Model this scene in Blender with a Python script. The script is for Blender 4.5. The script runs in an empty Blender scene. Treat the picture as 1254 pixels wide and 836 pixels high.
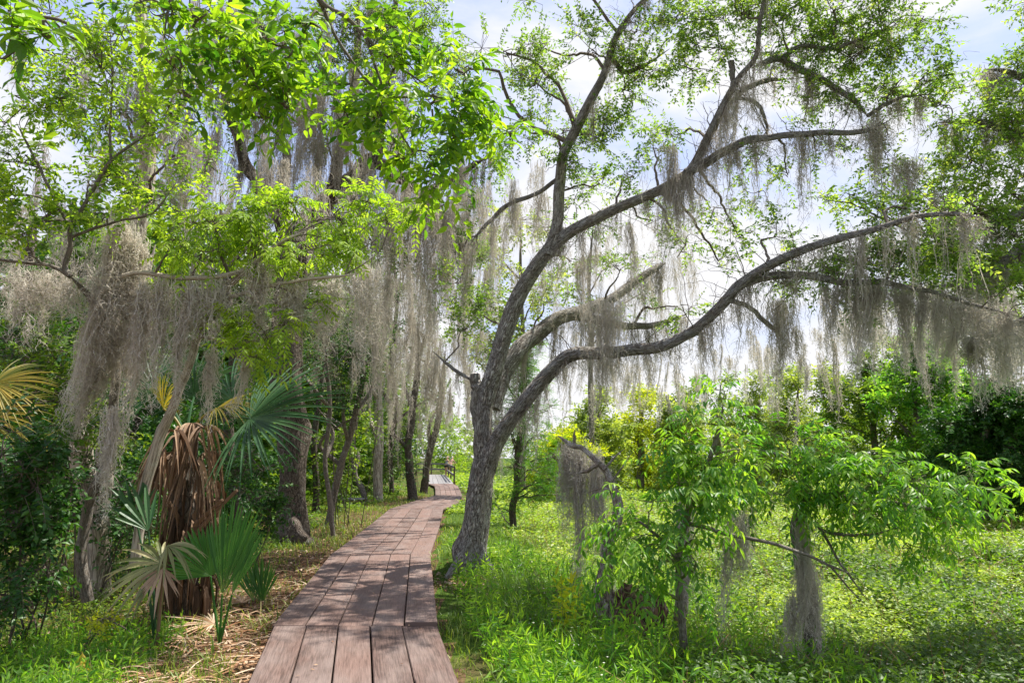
import bpy, math, random
import numpy as np
from mathutils import Vector, Matrix

# ------------------------------------------------------------------ camera, sky, sun, exposure
scene = bpy.context.scene
C = scene.collection
F = 836.0                      # focal length in photo pixels
TH = math.radians(9.6)
CAM = np.array([0.0, 0.0, 1.6])
cd = bpy.data.cameras.new('camera')
cam = bpy.data.objects.new('camera', cd); C.objects.link(cam)
cam.location = CAM; cam.rotation_euler = (math.radians(90) + TH, 0, 0)
cd.sensor_width = 36; cd.lens = 24; cd.clip_start = 0.05; cd.clip_end = 3000
scene.camera = cam

SUN = np.array([0.38, 0.16, 0.90]); SUN /= np.linalg.norm(SUN)
SKY_STRENGTH = 0.15
SUN_STRENGTH = 5.0
world = bpy.data.worlds.new('World'); scene.world = world; world.use_nodes = True
nt = world.node_tree; nt.nodes.clear()
def wn(t, **k):
    n = nt.nodes.new(t)
    for a, b in k.items(): setattr(n, a, b)
    return n
out = wn('ShaderNodeOutputWorld'); bg = wn('ShaderNodeBackground'); bg.inputs[1].default_value = SKY_STRENGTH
sky = wn('ShaderNodeTexSky', sky_type='NISHITA', sun_disc=False,
         sun_elevation=math.asin(SUN[2]), sun_rotation=math.atan2(SUN[0], SUN[1]))
sky.air_density = 1.0; sky.dust_density = 2.0; sky.ozone_density = 1.0
tc = wn('ShaderNodeTexCoord'); mp = wn('ShaderNodeMapping'); mp.inputs['Scale'].default_value = (1.0, 1.0, 2.2)
mp.inputs['Location'].default_value = (0.35, 0.2, 0.1)
nz = wn('ShaderNodeTexNoise'); nz.inputs['Scale'].default_value = 2.6; nz.inputs['Detail'].default_value = 9
nz.inputs['Roughness'].default_value = 0.55; nz.inputs['Distortion'].default_value = 0.4
sx = wn('ShaderNodeSeparateXYZ')
mr = wn('ShaderNodeMapRange'); mr.inputs[1].default_value = 0.05; mr.inputs[2].default_value = 0.75
mr.inputs[3].default_value = 0.16; mr.inputs[4].default_value = -0.07
ad = wn('ShaderNodeMath', operation='ADD')
cr = wn('ShaderNodeValToRGB'); cr.color_ramp.elements[0].position = 0.45; cr.color_ramp.elements[1].position = 0.62
mx = wn('ShaderNodeMix', data_type='RGBA')
pale = wn('ShaderNodeMix', data_type='RGBA'); pale.inputs[0].default_value = 0.8
pale.inputs[7].default_value = (2.0, 2.4, 3.7, 1)
mx.inputs[7].default_value = (3.45, 3.45, 3.55, 1)
L = nt.links.new
L(tc.outputs['Generated'], mp.inputs[0]); L(mp.outputs[0], nz.inputs[0]); L(tc.outputs['Generated'], sx.inputs[0])
L(sx.outputs[2], mr.inputs[0]); L(mr.outputs[0], ad.inputs[0]); L(nz.outputs[0], ad.inputs[1])
L(ad.outputs[0], cr.inputs[0]); L(cr.outputs[0], mx.inputs[0]); L(sky.outputs[0], pale.inputs[6]); L(pale.outputs[2], mx.inputs[6])
L(mx.outputs[2], bg.inputs[0]); L(bg.outputs[0], out.inputs[0])

sd = bpy.data.lights.new('sun', 'SUN'); sd.energy = SUN_STRENGTH; sd.angle = math.radians(0.5); sd.color = (1.0, 0.95, 0.86)
so = bpy.data.objects.new('sun', sd); C.objects.link(so); so.location = (0, 0, 40)
so.rotation_euler = Vector(-SUN).to_track_quat('-Z', 'Y').to_euler()
vs = scene.view_settings
vs.view_transform = 'Standard'; vs.look = 'None'; vs.gamma = 1.0; vs.use_curve_mapping = False; vs.exposure = 0.98
scene.cycles.max_bounces = 7; scene.cycles.diffuse_bounces = 4; scene.cycles.transmission_bounces = 4
scene.cycles.glossy_bounces = 2; scene.cycles.transparent_max_bounces = 4
scene.cycles.sample_clamp_indirect = 6

rng = np.random.default_rng(11)
U = lambda a=0., b=1., n=None: rng.uniform(a, b, n)

# ------------------------------------------------------------------ photo pixel -> place
def ray(px, py):
    xc = (px - 627) / F; yc = -(py - 418) / F
    return np.array([xc, math.cos(TH) - yc * math.sin(TH), math.sin(TH) + yc * math.cos(TH)])
def P(px, py, d): return CAM + ray(px, py) * d
def G(px, py, z=0.0):
    r = ray(px, py); return CAM + r * ((z - CAM[2]) / r[2])
def norm(v): return v / np.maximum(np.linalg.norm(v, axis=-1, keepdims=True), 1e-9)

# ------------------------------------------------------------------ mesh builder
class MB:
    def __init__(s): s.v = []; s.f = []; s.n = 0
    def add(s, v, f, tint=0.5, uv=None):
        v = np.asarray(v, float).reshape(-1, 3); f = np.asarray(f, np.int64)
        t = np.broadcast_to(np.asarray(tint, float), (len(f),))
        s.v.append(v); s.f.append((f + s.n, t, uv)); s.n += len(v)
    def build(s, name, mat, parent=None, smooth=False):
        me = bpy.data.meshes.new(name)
        if s.n:
            V = np.concatenate(s.v).astype(np.float32)
            li = np.concatenate([f.ravel() for f, t, u in s.f])
            lt = np.concatenate([np.full(len(f), f.shape[1]) for f, t, u in s.f])
            ls = np.concatenate([[0], np.cumsum(lt)[:-1]])
            tt = np.concatenate([t for f, t, u in s.f])
            me.vertices.add(len(V)); me.vertices.foreach_set('co', V.ravel())
            me.loops.add(len(li)); me.loops.foreach_set('vertex_index', li.astype(np.int32))
            me.polygons.add(len(lt)); me.polygons.foreach_set('loop_start', ls.astype(np.int32))
            me.polygons.foreach_set('use_smooth', np.full(len(lt), smooth))
            me.update(calc_edges=True)
            a = me.attributes.new('tint', 'FLOAT', 'FACE'); a.data.foreach_set('value', tt.astype(np.float32))
            if any(u is not None for f, t, u in s.f):
                uv = np.concatenate([(u.reshape(-1, 2) if u is not None else np.zeros((f.size, 2))) for f, t, u in s.f])
                l = me.uv_layers.new(name='uv'); l.data.foreach_set('uv', uv.astype(np.float32).ravel())
        me.materials.append(mat)
        o = bpy.data.objects.new(name, me); C.objects.link(o)
        if parent is not None:
            o.parent = parent; me.transform(Matrix.Translation(-parent.location))
        return o

def tag(o, label=None, cat=None, group=None, kind=None):
    if label: o['label'] = label
    if cat: o['category'] = cat
    if group: o['group'] = group
    if kind: o['kind'] = kind
    return o
def thing(name, loc, label, cat, group=None):
    o = bpy.data.objects.new(name, None); C.objects.link(o); o.location = Vector([float(a) for a in loc]); o.empty_display_size = .2
    return tag(o, label, cat, group)

# ------------------------------------------------------------------ materials
def newmat(name):
    m = bpy.data.materials.new(name); m.use_nodes = True; n = m.node_tree; n.nodes.clear()
    return m, n
def N(n, t, **k):
    x = n.nodes.new(t)
    for a, b in k.items(): setattr(x, a, b)
    return x
def ramp(n, cols, pos=None):
    r = N(n, 'ShaderNodeValToRGB'); e = r.color_ramp.elements
    pos = pos or [i / (len(cols) - 1) for i in range(len(cols))]
    while len(e) < len(cols): e.new(.5)
    for x, c, p in zip(e, cols, pos): x.position = p; x.color = (*c, 1)
    return r
def leafmat(name, cols, pos=None, trans=0.4, rough=0.45, tcol=(1.3, 1.3, 0.5), spec=0.35):
    m, n = newmat(name); l = n.links.new
    at = N(n, 'ShaderNodeAttribute', attribute_name='tint')
    r = ramp(n, cols, pos); l(at.outputs['Fac'], r.inputs[0])
    p = N(n, 'ShaderNodeBsdfPrincipled'); p.inputs['Roughness'].default_value = rough
    p.inputs['Specular IOR Level'].default_value = spec
    l(r.outputs[0], p.inputs['Base Color'])
    mu = N(n, 'ShaderNodeMix', data_type='RGBA', blend_type='MULTIPLY'); mu.inputs[0].default_value = 1
    mu.clamp_result = False
    l(r.outputs[0], mu.inputs[6]); mu.inputs[7].default_value = (*[c * 1.5 for c in tcol], 1)
    t = N(n, 'ShaderNodeBsdfTranslucent'); l(mu.outputs[2], t.inputs[0])
    mxs = N(n, 'ShaderNodeMixShader'); mxs.inputs[0].default_value = trans
    l(p.outputs[0], mxs.inputs[1]); l(t.outputs[0], mxs.inputs[2])
    o = N(n, 'ShaderNodeOutputMaterial'); l(mxs.outputs[0], o.inputs[0])
    return m
def barkmat(name, dark, mid, lichen, lich=0.52, k=3.0, vs=1.6, scale=3.2, bump=0.6):
    m, n = newmat(name); l = n.links.new
    uv = N(n, 'ShaderNodeUVMap', uv_map='uv'); sp = N(n, 'ShaderNodeSeparateXYZ'); l(uv.outputs[0], sp.inputs[0])
    a = N(n, 'ShaderNodeMath', operation='MULTIPLY'); a.inputs[1].default_value = 2 * math.pi; l(sp.outputs[0], a.inputs[0])
    c = N(n, 'ShaderNodeMath', operation='COSINE'); s = N(n, 'ShaderNodeMath', operation='SINE'); l(a.outputs[0], c.inputs[0]); l(a.outputs[0], s.inputs[0])
    cb = N(n, 'ShaderNodeCombineXYZ')
    for q, i in ((c, 0), (s, 1)):
        w = N(n, 'ShaderNodeMath', operation='MULTIPLY'); w.inputs[1].default_value = k; l(q.outputs[0], w.inputs[0]); l(w.outputs[0], cb.inputs[i])
    w = N(n, 'ShaderNodeMath', operation='MULTIPLY'); w.inputs[1].default_value = vs; l(sp.outputs[1], w.inputs[0]); l(w.outputs[0], cb.inputs[2])
    dn = N(n, 'ShaderNodeTexNoise'); dn.inputs['Scale'].default_value = 2.5; dn.inputs['Detail'].default_value = 3; l(cb.outputs[0], dn.inputs[0])
    dm = N(n, 'ShaderNodeMix', data_type='VECTOR'); dm.inputs[0].default_value = 0.12; l(cb.outputs[0], dm.inputs[4]); l(dn.outputs['Color'], dm.inputs[5])
    st = N(n, 'ShaderNodeMapping'); st.inputs['Scale'].default_value = (2.9, 2.9, 1.5); l(dm.outputs[1], st.inputs[0])
    v0 = N(n, 'ShaderNodeTexNoise'); v0.inputs['Scale'].default_value = scale * .62; v0.inputs['Detail'].default_value = 5; v0.inputs['Roughness'].default_value = .6; v0.inputs['Distortion'].default_value = .5; l(st.outputs[0], v0.inputs[0])
    v1 = N(n, 'ShaderNodeMath', operation='SUBTRACT'); v1.inputs[1].default_value = .5; l(v0.outputs[0], v1.inputs[0])
    v = N(n, 'ShaderNodeMath', operation='ABSOLUTE'); l(v1.outputs[0], v.inputs[0])
    nf = N(n, 'ShaderNodeTexNoise'); nf.inputs['Scale'].default_value = 9; nf.inputs['Detail'].default_value = 8; nf.inputs['Roughness'].default_value = .65; l(cb.outputs[0], nf.inputs[0])
    hr = N(n, 'ShaderNodeMapRange'); hr.inputs[2].default_value = 0.10; l(v.outputs[0], hr.inputs[0])
    h = N(n, 'ShaderNodeMath', operation='MULTIPLY_ADD'); h.inputs[1].default_value = .55; l(nf.outputs[0], h.inputs[0]); l(hr.outputs[0], h.inputs[2])
    r = ramp(n, [dark, mid, [min(1, x * 1.5) for x in mid]], [0.25, .75, 1.35 / 1.5]); l(h.outputs[0], r.inputs[0])
    tcn = N(n, 'ShaderNodeTexCoord')
    ln = N(n, 'ShaderNodeTexNoise'); ln.inputs['Scale'].default_value = 11; ln.inputs['Detail'].default_value = 7; ln.inputs['Roughness'].default_value = .7; l(tcn.outputs['Object'], ln.inputs[0])
    lr = ramp(n, [(0, 0, 0), (1, 1, 1)], [lich, lich + .1]); l(ln.outputs[0], lr.inputs[0])
    lm = N(n, 'ShaderNodeMath', operation='MULTIPLY'); l(lr.outputs[0], lm.inputs[0]); l(hr.outputs[0], lm.inputs[1])
    lm2 = N(n, 'ShaderNodeMath', operation='MULTIPLY'); l(lm.outputs[0], lm2.inputs[0]); lm2.inputs[1].default_value = .75
    mxc = N(n, 'ShaderNodeMix', data_type='RGBA'); l(lm2.outputs[0], mxc.inputs[0]); l(r.outputs[0], mxc.inputs[6]); mxc.inputs[7].default_value = (*lichen, 1)
    p = N(n, 'ShaderNodeBsdfPrincipled'); p.inputs['Roughness'].default_value = .9; p.inputs['Specular IOR Level'].default_value = .15
    l(mxc.outputs[2], p.inputs['Base Color'])
    b = N(n, 'ShaderNodeBump'); b.inputs['Strength'].default_value = bump; b.inputs['Distance'].default_value = .09; l(h.outputs[0], b.inputs['Height']); l(b.outputs[0], p.inputs['Normal'])
    o = N(n, 'ShaderNodeOutputMaterial'); l(p.outputs[0], o.inputs[0])
    return m
def plain(name, col, rough=.8, var=.25, scale=8, bump=0.0):
    m, n = newmat(name); l = n.links.new
    tcn = N(n, 'ShaderNodeTexCoord'); nn = N(n, 'ShaderNodeTexNoise'); nn.inputs['Scale'].default_value = scale; nn.inputs['Detail'].default_value = 5
    l(tcn.outputs['Object'], nn.inputs[0])
    r = ramp(n, [[c * (1 - var) for c in col], [min(1, c * (1 + var)) for c in col]], [.3, .7]); l(nn.outputs[0], r.inputs[0])
    p = N(n, 'ShaderNodeBsdfPrincipled'); p.inputs['Roughness'].default_value = rough; l(r.outputs[0], p.inputs['Base Color'])
    if bump:
        b = N(n, 'ShaderNodeBump'); b.inputs['Strength'].default_value = bump; b.inputs['Distance'].default_value = .02; l(nn.outputs[0], b.inputs['Height']); l(b.outputs[0], p.inputs['Normal'])
    o = N(n, 'ShaderNodeOutputMaterial'); l(p.outputs[0], o.inputs[0])
    return m
def woodmat(name, dark, light, grey=(.33, .29, .28)):
    m, n = newmat(name); l = n.links.new
    uv = N(n, 'ShaderNodeUVMap', uv_map='uv'); at = N(n, 'ShaderNodeAttribute', attribute_name='tint')
    # stretched grain: uv.x metres along the plank, uv.y metres across (offset per plank)
    mp1 = N(n, 'ShaderNodeMapping'); mp1.inputs['Scale'].default_value = (2.0, 38, 1); l(uv.outputs[0], mp1.inputs[0])
    g = N(n, 'ShaderNodeTexNoise'); g.inputs['Scale'].default_value = 2.2; g.inputs['Detail'].default_value = 8; g.inputs['Roughness'].default_value = .6; g.inputs['Distortion'].default_value = .25; l(mp1.outputs[0], g.inputs[0])
    mp2 = N(n, 'ShaderNodeMapping'); mp2.inputs['Scale'].default_value = (.35, 4.6, 1); l(uv.outputs[0], mp2.inputs[0])
    w = N(n, 'ShaderNodeTexNoise'); w.inputs['Scale'].default_value = 1.6; w.inputs['Detail'].default_value = 1.5; l(mp2.outputs[0], w.inputs[0])
    wm = N(n, 'ShaderNodeMath', operation='MULTIPLY'); wm.inputs[1].default_value = 34; l(w.outputs[0], wm.inputs[0])
    ws = N(n, 'ShaderNodeMath', operation='SINE'); l(wm.outputs[0], ws.inputs[0])
    wr = N(n, 'ShaderNodeMapRange'); wr.inputs[1].default_value = -1; wr.inputs[3].default_value = -.05; wr.inputs[4].default_value = .05; l(ws.outputs[0], wr.inputs[0])
    mp3 = N(n, 'ShaderNodeMapping'); mp3.inputs['Scale'].default_value = (.9, 1.6, 1); l(uv.outputs[0], mp3.inputs[0])
    b2 = N(n, 'ShaderNodeTexNoise'); b2.inputs['Scale'].default_value = 1.7; b2.inputs['Detail'].default_value = 6; l(mp3.outputs[0], b2.inputs[0])
    kn = N(n, 'ShaderNodeTexVoronoi'); mp4 = N(n, 'ShaderNodeMapping'); mp4.inputs['Scale'].default_value = (1.1, 2.6, 1); l(uv.outputs[0], mp4.inputs[0]); kn.inputs['Scale'].default_value = .8; l(mp4.outputs[0], kn.inputs[0])
    kr = N(n, 'ShaderNodeMapRange'); kr.inputs[1].default_value = .03; kr.inputs[2].default_value = .075; kr.inputs[3].default_value = -.45; kr.inputs[4].default_value = 0; l(kn.outputs[0], kr.inputs[0])
    s1 = N(n, 'ShaderNodeMath', operation='ADD'); l(g.outputs[0], s1.inputs[0]); l(wr.outputs[0], s1.inputs[1])
    s2 = N(n, 'ShaderNodeMath', operation='ADD'); l(s1.outputs[0], s2.inputs[0]); l(kr.outputs[0], s2.inputs[1])
    s3 = N(n, 'ShaderNodeMath', operation='MULTIPLY_ADD'); s3.inputs[1].default_value = .5; l(at.outputs['Fac'], s3.inputs[0]); l(s2.outputs[0], s3.inputs[2])
    r = ramp(n, [dark, light, [min(1, c * 1.25) for c in light]], [.30, .72, 1]); l(s3.outputs[0], r.inputs[0])
    gr = ramp(n, [(0, 0, 0), (.8, .8, .8)], [.42, .70]); l(b2.outputs[0], gr.inputs[0])
    mxc = N(n, 'ShaderNodeMix', data_type='RGBA'); l(gr.outputs[0], mxc.inputs[0]); l(r.outputs[0], mxc.inputs[6]); mxc.inputs[7].default_value = (*grey, 1)
    mu = N(n, 'ShaderNodeMix', data_type='RGBA', blend_type='MULTIPLY'); mu.inputs[0].default_value = .55
    rr = ramp(n, [(.45, .42, .4), (1.0, 1.0, 1.0)], [.25, .6]); l(s2.outputs[0], rr.inputs[0]); l(mxc.outputs[2], mu.inputs[6]); l(rr.outputs[0], mu.inputs[7])
    p = N(n, 'ShaderNodeBsdfPrincipled'); p.inputs['Roughness'].default_value = .75; p.inputs['Specular IOR Level'].default_value = .25; l(mu.outputs[2], p.inputs['Base Color'])
    b = N(n, 'ShaderNodeBump'); b.inputs['Strength'].default_value = .5; b.inputs['Distance'].default_value = .008; l(s2.outputs[0], b.inputs['Height']); l(b.outputs[0], p.inputs['Normal'])
    o = N(n, 'ShaderNodeOutputMaterial'); l(p.outputs[0], o.inputs[0])
    return m

M = {}
M['oakbark'] = barkmat('oak_bark', (.075, .06, .05), (.34, .30, .26), (.78, .77, .73), .43, k=1.5, vs=3.2, scale=3.4, bump=.9)
M['greybark'] = barkmat('grey_bark', (.055, .046, .038), (.21, .18, .15), (.45, .44, .40), .50, k=1.5, vs=3, scale=3.4)
M['palebark'] = barkmat('pale_bark', (.16, .13, .10), (.34, .295, .24), (.52, .52, .44), .50, k=.9, vs=1.2, scale=2.0, bump=.3)
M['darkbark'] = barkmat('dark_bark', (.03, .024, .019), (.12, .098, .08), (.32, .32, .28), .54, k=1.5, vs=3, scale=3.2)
M['oakleaf'] = leafmat('oak_leaf', [(.06,.12,.03),(.135,.235,.045),(.23,.34,.07),(.34,.40,.10)], [0, .4, .85, 1], trans=.5)
M['brightleaf'] = leafmat('bright_leaf', [(.075,.16,.02),(.185,.30,.028),(.34,.46,.045)], trans=.55)
M['nearleaf'] = leafmat('near_leaf', [(.035,.11,.012),(.12,.235,.018),(.28,.42,.03)], trans=.55)
M['ashleaf'] = leafmat('ash_leaf', [(.045,.15,.02),(.11,.25,.03),(.26,.40,.045)], trans=.55, spec=.45)
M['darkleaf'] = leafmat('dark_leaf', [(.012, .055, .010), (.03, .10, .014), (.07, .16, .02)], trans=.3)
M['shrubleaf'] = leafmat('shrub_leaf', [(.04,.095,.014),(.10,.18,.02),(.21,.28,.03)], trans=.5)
M['yellowleaf'] = leafmat('yellow_leaf', [(.20,.28,.015),(.36,.42,.02),(.50,.50,.03)], trans=.5)
M['farleaf'] = leafmat('far_leaf', [(.11,.17,.05),(.22,.29,.07),(.36,.41,.11)], trans=.5)
M['cypressleaf'] = leafmat('cypress_leaf', [(.04,.13,.02),(.09,.24,.03),(.20,.36,.04)], trans=.4)
M['grass'] = leafmat('grass_blade', [(.05,.12,.015),(.13,.21,.025),(.28,.34,.05),(.50,.45,.22)], [0, .5, .93, 1], trans=.35)
M['meadow'] = leafmat('meadow_leaf', [(.06,.135,.018),(.19,.29,.035),(.39,.46,.08),(.66,.64,.40)], [0, .4, .92, 1], trans=.42)
M['palm'] = leafmat('palm_green', [(.015,.06,.018),(.035,.10,.035),(.08,.16,.06)], trans=.25, spec=.35, rough=.45)
M['freshpalm'] = leafmat('fresh_palm', [(.03, .11, .02), (.06, .18, .035), (.11, .25, .05)], trans=.3, spec=.35)
M['palmyellow'] = leafmat('palm_yellow', [(.10, .12, .02), (.26, .22, .04), (.42, .30, .05)], trans=.35)
M['palmolive'] = leafmat('palm_olive', [(.09, .12, .04), (.20, .21, .09), (.38, .34, .19)], trans=.25)
M['deadpalm'] = leafmat('dead_palm', [(.07,.045,.03),(.24,.155,.10),(.46,.34,.24)], trans=.15, tcol=(.8, .6, .4), spec=.2, rough=.7)
M['litter'] = leafmat('leaf_litter', [(.09,.045,.025),(.24,.12,.06),(.38,.24,.14),(.55,.44,.33)], trans=.08, tcol=(.8, .6, .4), rough=.8, spec=.15)
M['moss'] = leafmat('spanish_moss', [(.34,.315,.275),(.53,.495,.44),(.70,.665,.61)], trans=.42, tcol=(.66, .63, .57), rough=.95, spec=.05)
M['snagbark'] = barkmat('snag_bark', (.07, .05, .035), (.24, .19, .155), (.72, .70, .66), .47, k=1.0, vs=2.5, scale=3.0)
M['stumpbark'] = barkmat('stump_bark', (.03, .018, .012), (.14, .085, .055), (.45, .43, .39), .55, k=1.2, vs=3.0)
M['twig'] = plain('twig_bark', (.12, .095, .075), .9, .3, 20)
M['greentwig'] = plain('green_twig', (.13, .15, .05), .8, .3, 20)
M['deck'] = woodmat('deck_wood', (.048, .030, .025), (.155, .10, .083), grey=(.215, .167, .15))
M['joist'] = plain('joist_wood', (.09, .06, .045), .9, .35, 12, .3)
M['greywood'] = woodmat('grey_wood', (.12, .115, .11), (.22, .21, .21), grey=(.22, .215, .215))

# ------------------------------------------------------------------ terrain and boardwalk course
CW = np.array([[-8, 2.0], [0, 0.0], [5.2, -1.146], [6.93, -1.52], [11.87, -2.2], [22.3, -3.02], [25.6, -2.85], [30, -2.6], [39, -3.75], [43, -4.3], [64, -6.9], [140, -14]])
def walk_x(y): return np.interp(y, CW[:, 0], CW[:, 1])
def sm(a, b, x):
    t = np.clip((x - a) / (b - a), 0, 1); return t * t * (3 - 2 * t)
def ground_z(x, y):
    x = np.asarray(x, float); y = np.asarray(y, float)
    s = x - walk_x(y)
    right = -0.16 - 0.50 * sm(0.9, 4.2, s)
    left = -0.12 - 0.10 * sm(1.5, 5.0, -s)
    z = np.where(s > 0, right, left)
    b = 0.035 * np.sin(x * 1.9 + .7) * np.cos(y * 1.3) + 0.03 * np.sin(x * .53 - y * .71) + .015 * np.sin(x * 5.1 + y * 3.3)
    b = b * sm(.75, 1.3, np.abs(s))
    mound = 0.22 * np.exp(-((x + .62) ** 2 + (y - 11.6) ** 2) / .7)
    return z + b - .02 + mound
def on_ground(px, py):
    z = -.2
    for _ in range(12):
        p = G(px, py, z); z = .5 * z + .5 * float(ground_z(p[0], p[1]))
    p = G(px, py, z); p[2] = float(ground_z(p[0], p[1])); return p
def depth_of(p): return float((p - CAM) @ np.array([0, math.cos(TH), math.sin(TH)]))

def build_ground():
    m, n = newmat('ground_soil'); l = n.links.new
    tcn = N(n, 'ShaderNodeTexCoord')
    a = N(n, 'ShaderNodeTexNoise'); a.inputs['Scale'].default_value = 14; a.inputs['Detail'].default_value = 9; a.inputs['Roughness'].default_value = .7; l(tcn.outputs['Object'], a.inputs[0])
    b = N(n, 'ShaderNodeTexNoise'); b.inputs['Scale'].default_value = .9; b.inputs['Detail'].default_value = 5; l(tcn.outputs['Object'], b.inputs[0])
    r1 = ramp(n, [(.035, .022, .012), (.13, .08, .045), (.26, .17, .10)], [.35, .55, .75]); l(a.outputs[0], r1.inputs[0])
    r2 = ramp(n, [(.02, .035, .008), (.05, .09, .012), (.10, .15, .02)], [.3, .5, .75]); l(a.outputs[0], r2.inputs[0])
    at = N(n, 'ShaderNodeAttribute', attribute_name='tint')
    s = N(n, 'ShaderNodeMath', operation='ADD'); l(b.outputs[0], s.inputs[0]); l(at.outputs['Fac'], s.inputs[1])
    rr = ramp(n, [(0, 0, 0), (1, 1, 1)], [.75, .95]); l(s.outputs[0], rr.inputs[0])
    mxc = N(n, 'ShaderNodeMix', data_type='RGBA'); l(rr.outputs[0], mxc.inputs[0]); l(r1.outputs[0], mxc.inputs[6]); l(r2.outputs[0], mxc.inputs[7])
    p = N(n, 'ShaderNodeBsdfPrincipled'); p.inputs['Roughness'].default_value = .95; p.inputs['Specular IOR Level'].default_value = .1; l(mxc.outputs[2], p.inputs['Base Color'])
    bb = N(n, 'ShaderNodeBump'); bb.inputs['Strength'].default_value = .8; bb.inputs['Distance'].default_value = .03; l(a.outputs[0], bb.inputs['Height']); l(bb.outputs[0], p.inputs['Normal'])
    o = N(n, 'ShaderNodeOutputMaterial'); l(p.outputs[0], o.inputs[0])
    xs = np.concatenate([-np.geomspace(900, 14, 22), np.arange(-13.5, 16, .16), np.geomspace(17, 900, 22)])
    ys = np.concatenate([-np.geomspace(300, 6, 14), np.arange(-5, 30, .2), np.geomspace(31, 1200, 34)])
    X, Y = np.meshgrid(xs, ys); Z = ground_z(X, Y)
    nx, ny = len(xs), len(ys)
    i = (np.arange(ny - 1)[:, None] * nx + np.arange(nx - 1)[None]).ravel()
    fc = np.stack([i, i + 1, i + nx + 1, i + nx], 1)
    xm = X.ravel()[i]; ymm = Y.ravel()[i]
    mb = MB(); mb.add(np.stack([X, Y, Z], -1), fc, np.where(xm - walk_x(ymm) > .8, .55, np.where(ymm > 30, .4, 0.1)))
    tag(mb.build('ground', m, smooth=True), kind='structure')
build_ground()

# ------------------------------------------------------------------ curves and tubes
def crom(pts, per=6):
    p = np.asarray(pts, float)
    if len(p) < 3: return np.stack([p[0] + (p[-1] - p[0]) * t for t in np.linspace(0, 1, per + 1)])
    q = np.vstack([2 * p[0] - p[1], p, 2 * p[-1] - p[-2]]); o = []
    for i in range(1, len(q) - 2):
        for t in np.linspace(0, 1, per, endpoint=False):
            a, b, c, d = q[i - 1:i + 3]
            o.append(.5 * ((2 * b) + (-a + c) * t + (2 * a - 5 * b + 4 * c - d) * t * t + (-a + 3 * b - 3 * c + d) * t ** 3))
    o.append(p[-1]); return np.array(o)
def tube(mb, P4, per=6, sides=10, rough=.07, wig=.25, cap=True, lump=0.0, taper_tip=False):
    """P4: rows x,y,z,r in metres"""
    c = crom(P4, per); p = c[:, :3].copy(); r = np.maximum(c[:, 3], .002)
    if taper_tip: r[-5:] *= np.array([.9, .75, .58, .4, .2])
    n = len(p)
    if wig and n > 4:
        s = np.linspace(0, 1, n); env = np.sin(np.pi * s)
        for a in range(3):
            p[:, a] += env * r * wig * (np.sin(s * U(9, 20) + U(0, 6)) + .6 * np.sin(s * U(25, 45) + U(0, 6)))
    t = norm(np.gradient(p, axis=0))
    u = np.zeros_like(t); ref = np.array([1., 0, 0]) if abs(t[0][0]) < .8 else np.array([0, 1., 0])
    for i in range(n):
        ref = ref - t[i] * (ref @ t[i]); ref /= np.linalg.norm(ref); u[i] = ref
    w = np.cross(t, u)
    ang = np.linspace(0, 2 * np.pi, sides, endpoint=False)
    ln = np.concatenate([[0], np.cumsum(np.linalg.norm(np.diff(p, axis=0), axis=1))])
    nz_ = np.zeros((n, sides))
    for k_ in range(5):
        nz_ += np.sin(ang[None] * rng.integers(1, 5) + ln[:, None] * U(1, 7) + U(0, 6)) * .45
    if sides > 20:
        for k_ in range(8): nz_ += .35 * np.sin(ang[None] * rng.integers(6, 14) + ln[:, None] * U(-6, 6) + U(0, 6))
    rad = r[:, None] * (1 + rough * nz_)
    if lump:
        for _ in range(int(lump)):
            rad *= 1 + .28 * np.exp(-((ln[:, None] - U(0, ln[-1])) / (r.mean() * 1.1)) ** 2 - (((ang[None] - U(0, 6.28) + np.pi) % (2 * np.pi) - np.pi) / .5) ** 2)
    V = p[:, None] + rad[..., None] * (np.cos(ang)[None, :, None] * u[:, None] + np.sin(ang)[None, :, None] * w[:, None])
    i, j = np.meshgrid(np.arange(n - 1), np.arange(sides), indexing='ij'); i = i.ravel(); j = j.ravel(); jn = (j + 1) % sides
    f = np.stack([i * sides + j, i * sides + jn, (i + 1) * sides + jn, (i + 1) * sides + j], 1)
    ua = j / sides; ub = (j + 1) / sides; va = ln[i]; vb = ln[i + 1]
    uv = np.stack([np.stack([ua, va], 1), np.stack([ub, va], 1), np.stack([ub, vb], 1), np.stack([ua, vb], 1)], 1)
    mb.add(V, f, .5, uv)
    if cap:
        tip = p[-1] + t[-1] * r[-1] * .6
        V2 = np.vstack([V[-1], tip]); ff = np.stack([np.arange(sides), (np.arange(sides) + 1) % sides, np.full(sides, sides)], 1)
        mb.add(V2, ff, .5, np.zeros((sides, 3, 2)))
    return np.column_stack([p, r])
def limb(mb, rows, **k):
    """rows: px, py, depth, radius in px"""
    k.setdefault('taper_tip', rows[-1][3] < 4.5)
    return tube(mb, np.array([[*P(a, b, d), r * d / F] for a, b, d, r in rows]), **k)
def hairs(mb, paths, rad, tint=.5):
    """3-sided thin tubes, vectorised. paths n,k,3 ; rad n,k"""
    n, k, _ = paths.shape
    if n == 0: return
    t = norm(np.gradient(paths, axis=1)); ref = norm(rng.normal(size=(n, 1, 3))) + np.zeros_like(t)
    u = norm(np.cross(t, ref)); w = np.cross(t, u)
    a = np.array([0, 2.094, 4.189])
    V = paths[:, :, None] + rad[:, :, None, None] * (np.cos(a)[:, None] * u[:, :, None] + np.sin(a)[:, None] * w[:, :, None])
    b = np.arange(n)[:, None, None] * k * 3 + np.arange(k - 1)[None, :, None] * 3; j = np.arange(3)[None, None]; jn = (j + 1) % 3
    f = np.stack([b + j, b + jn, b + 3 + jn, b + 3 + j], -1).reshape(-1, 4)
    mb.add(V, f, tint)

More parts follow.
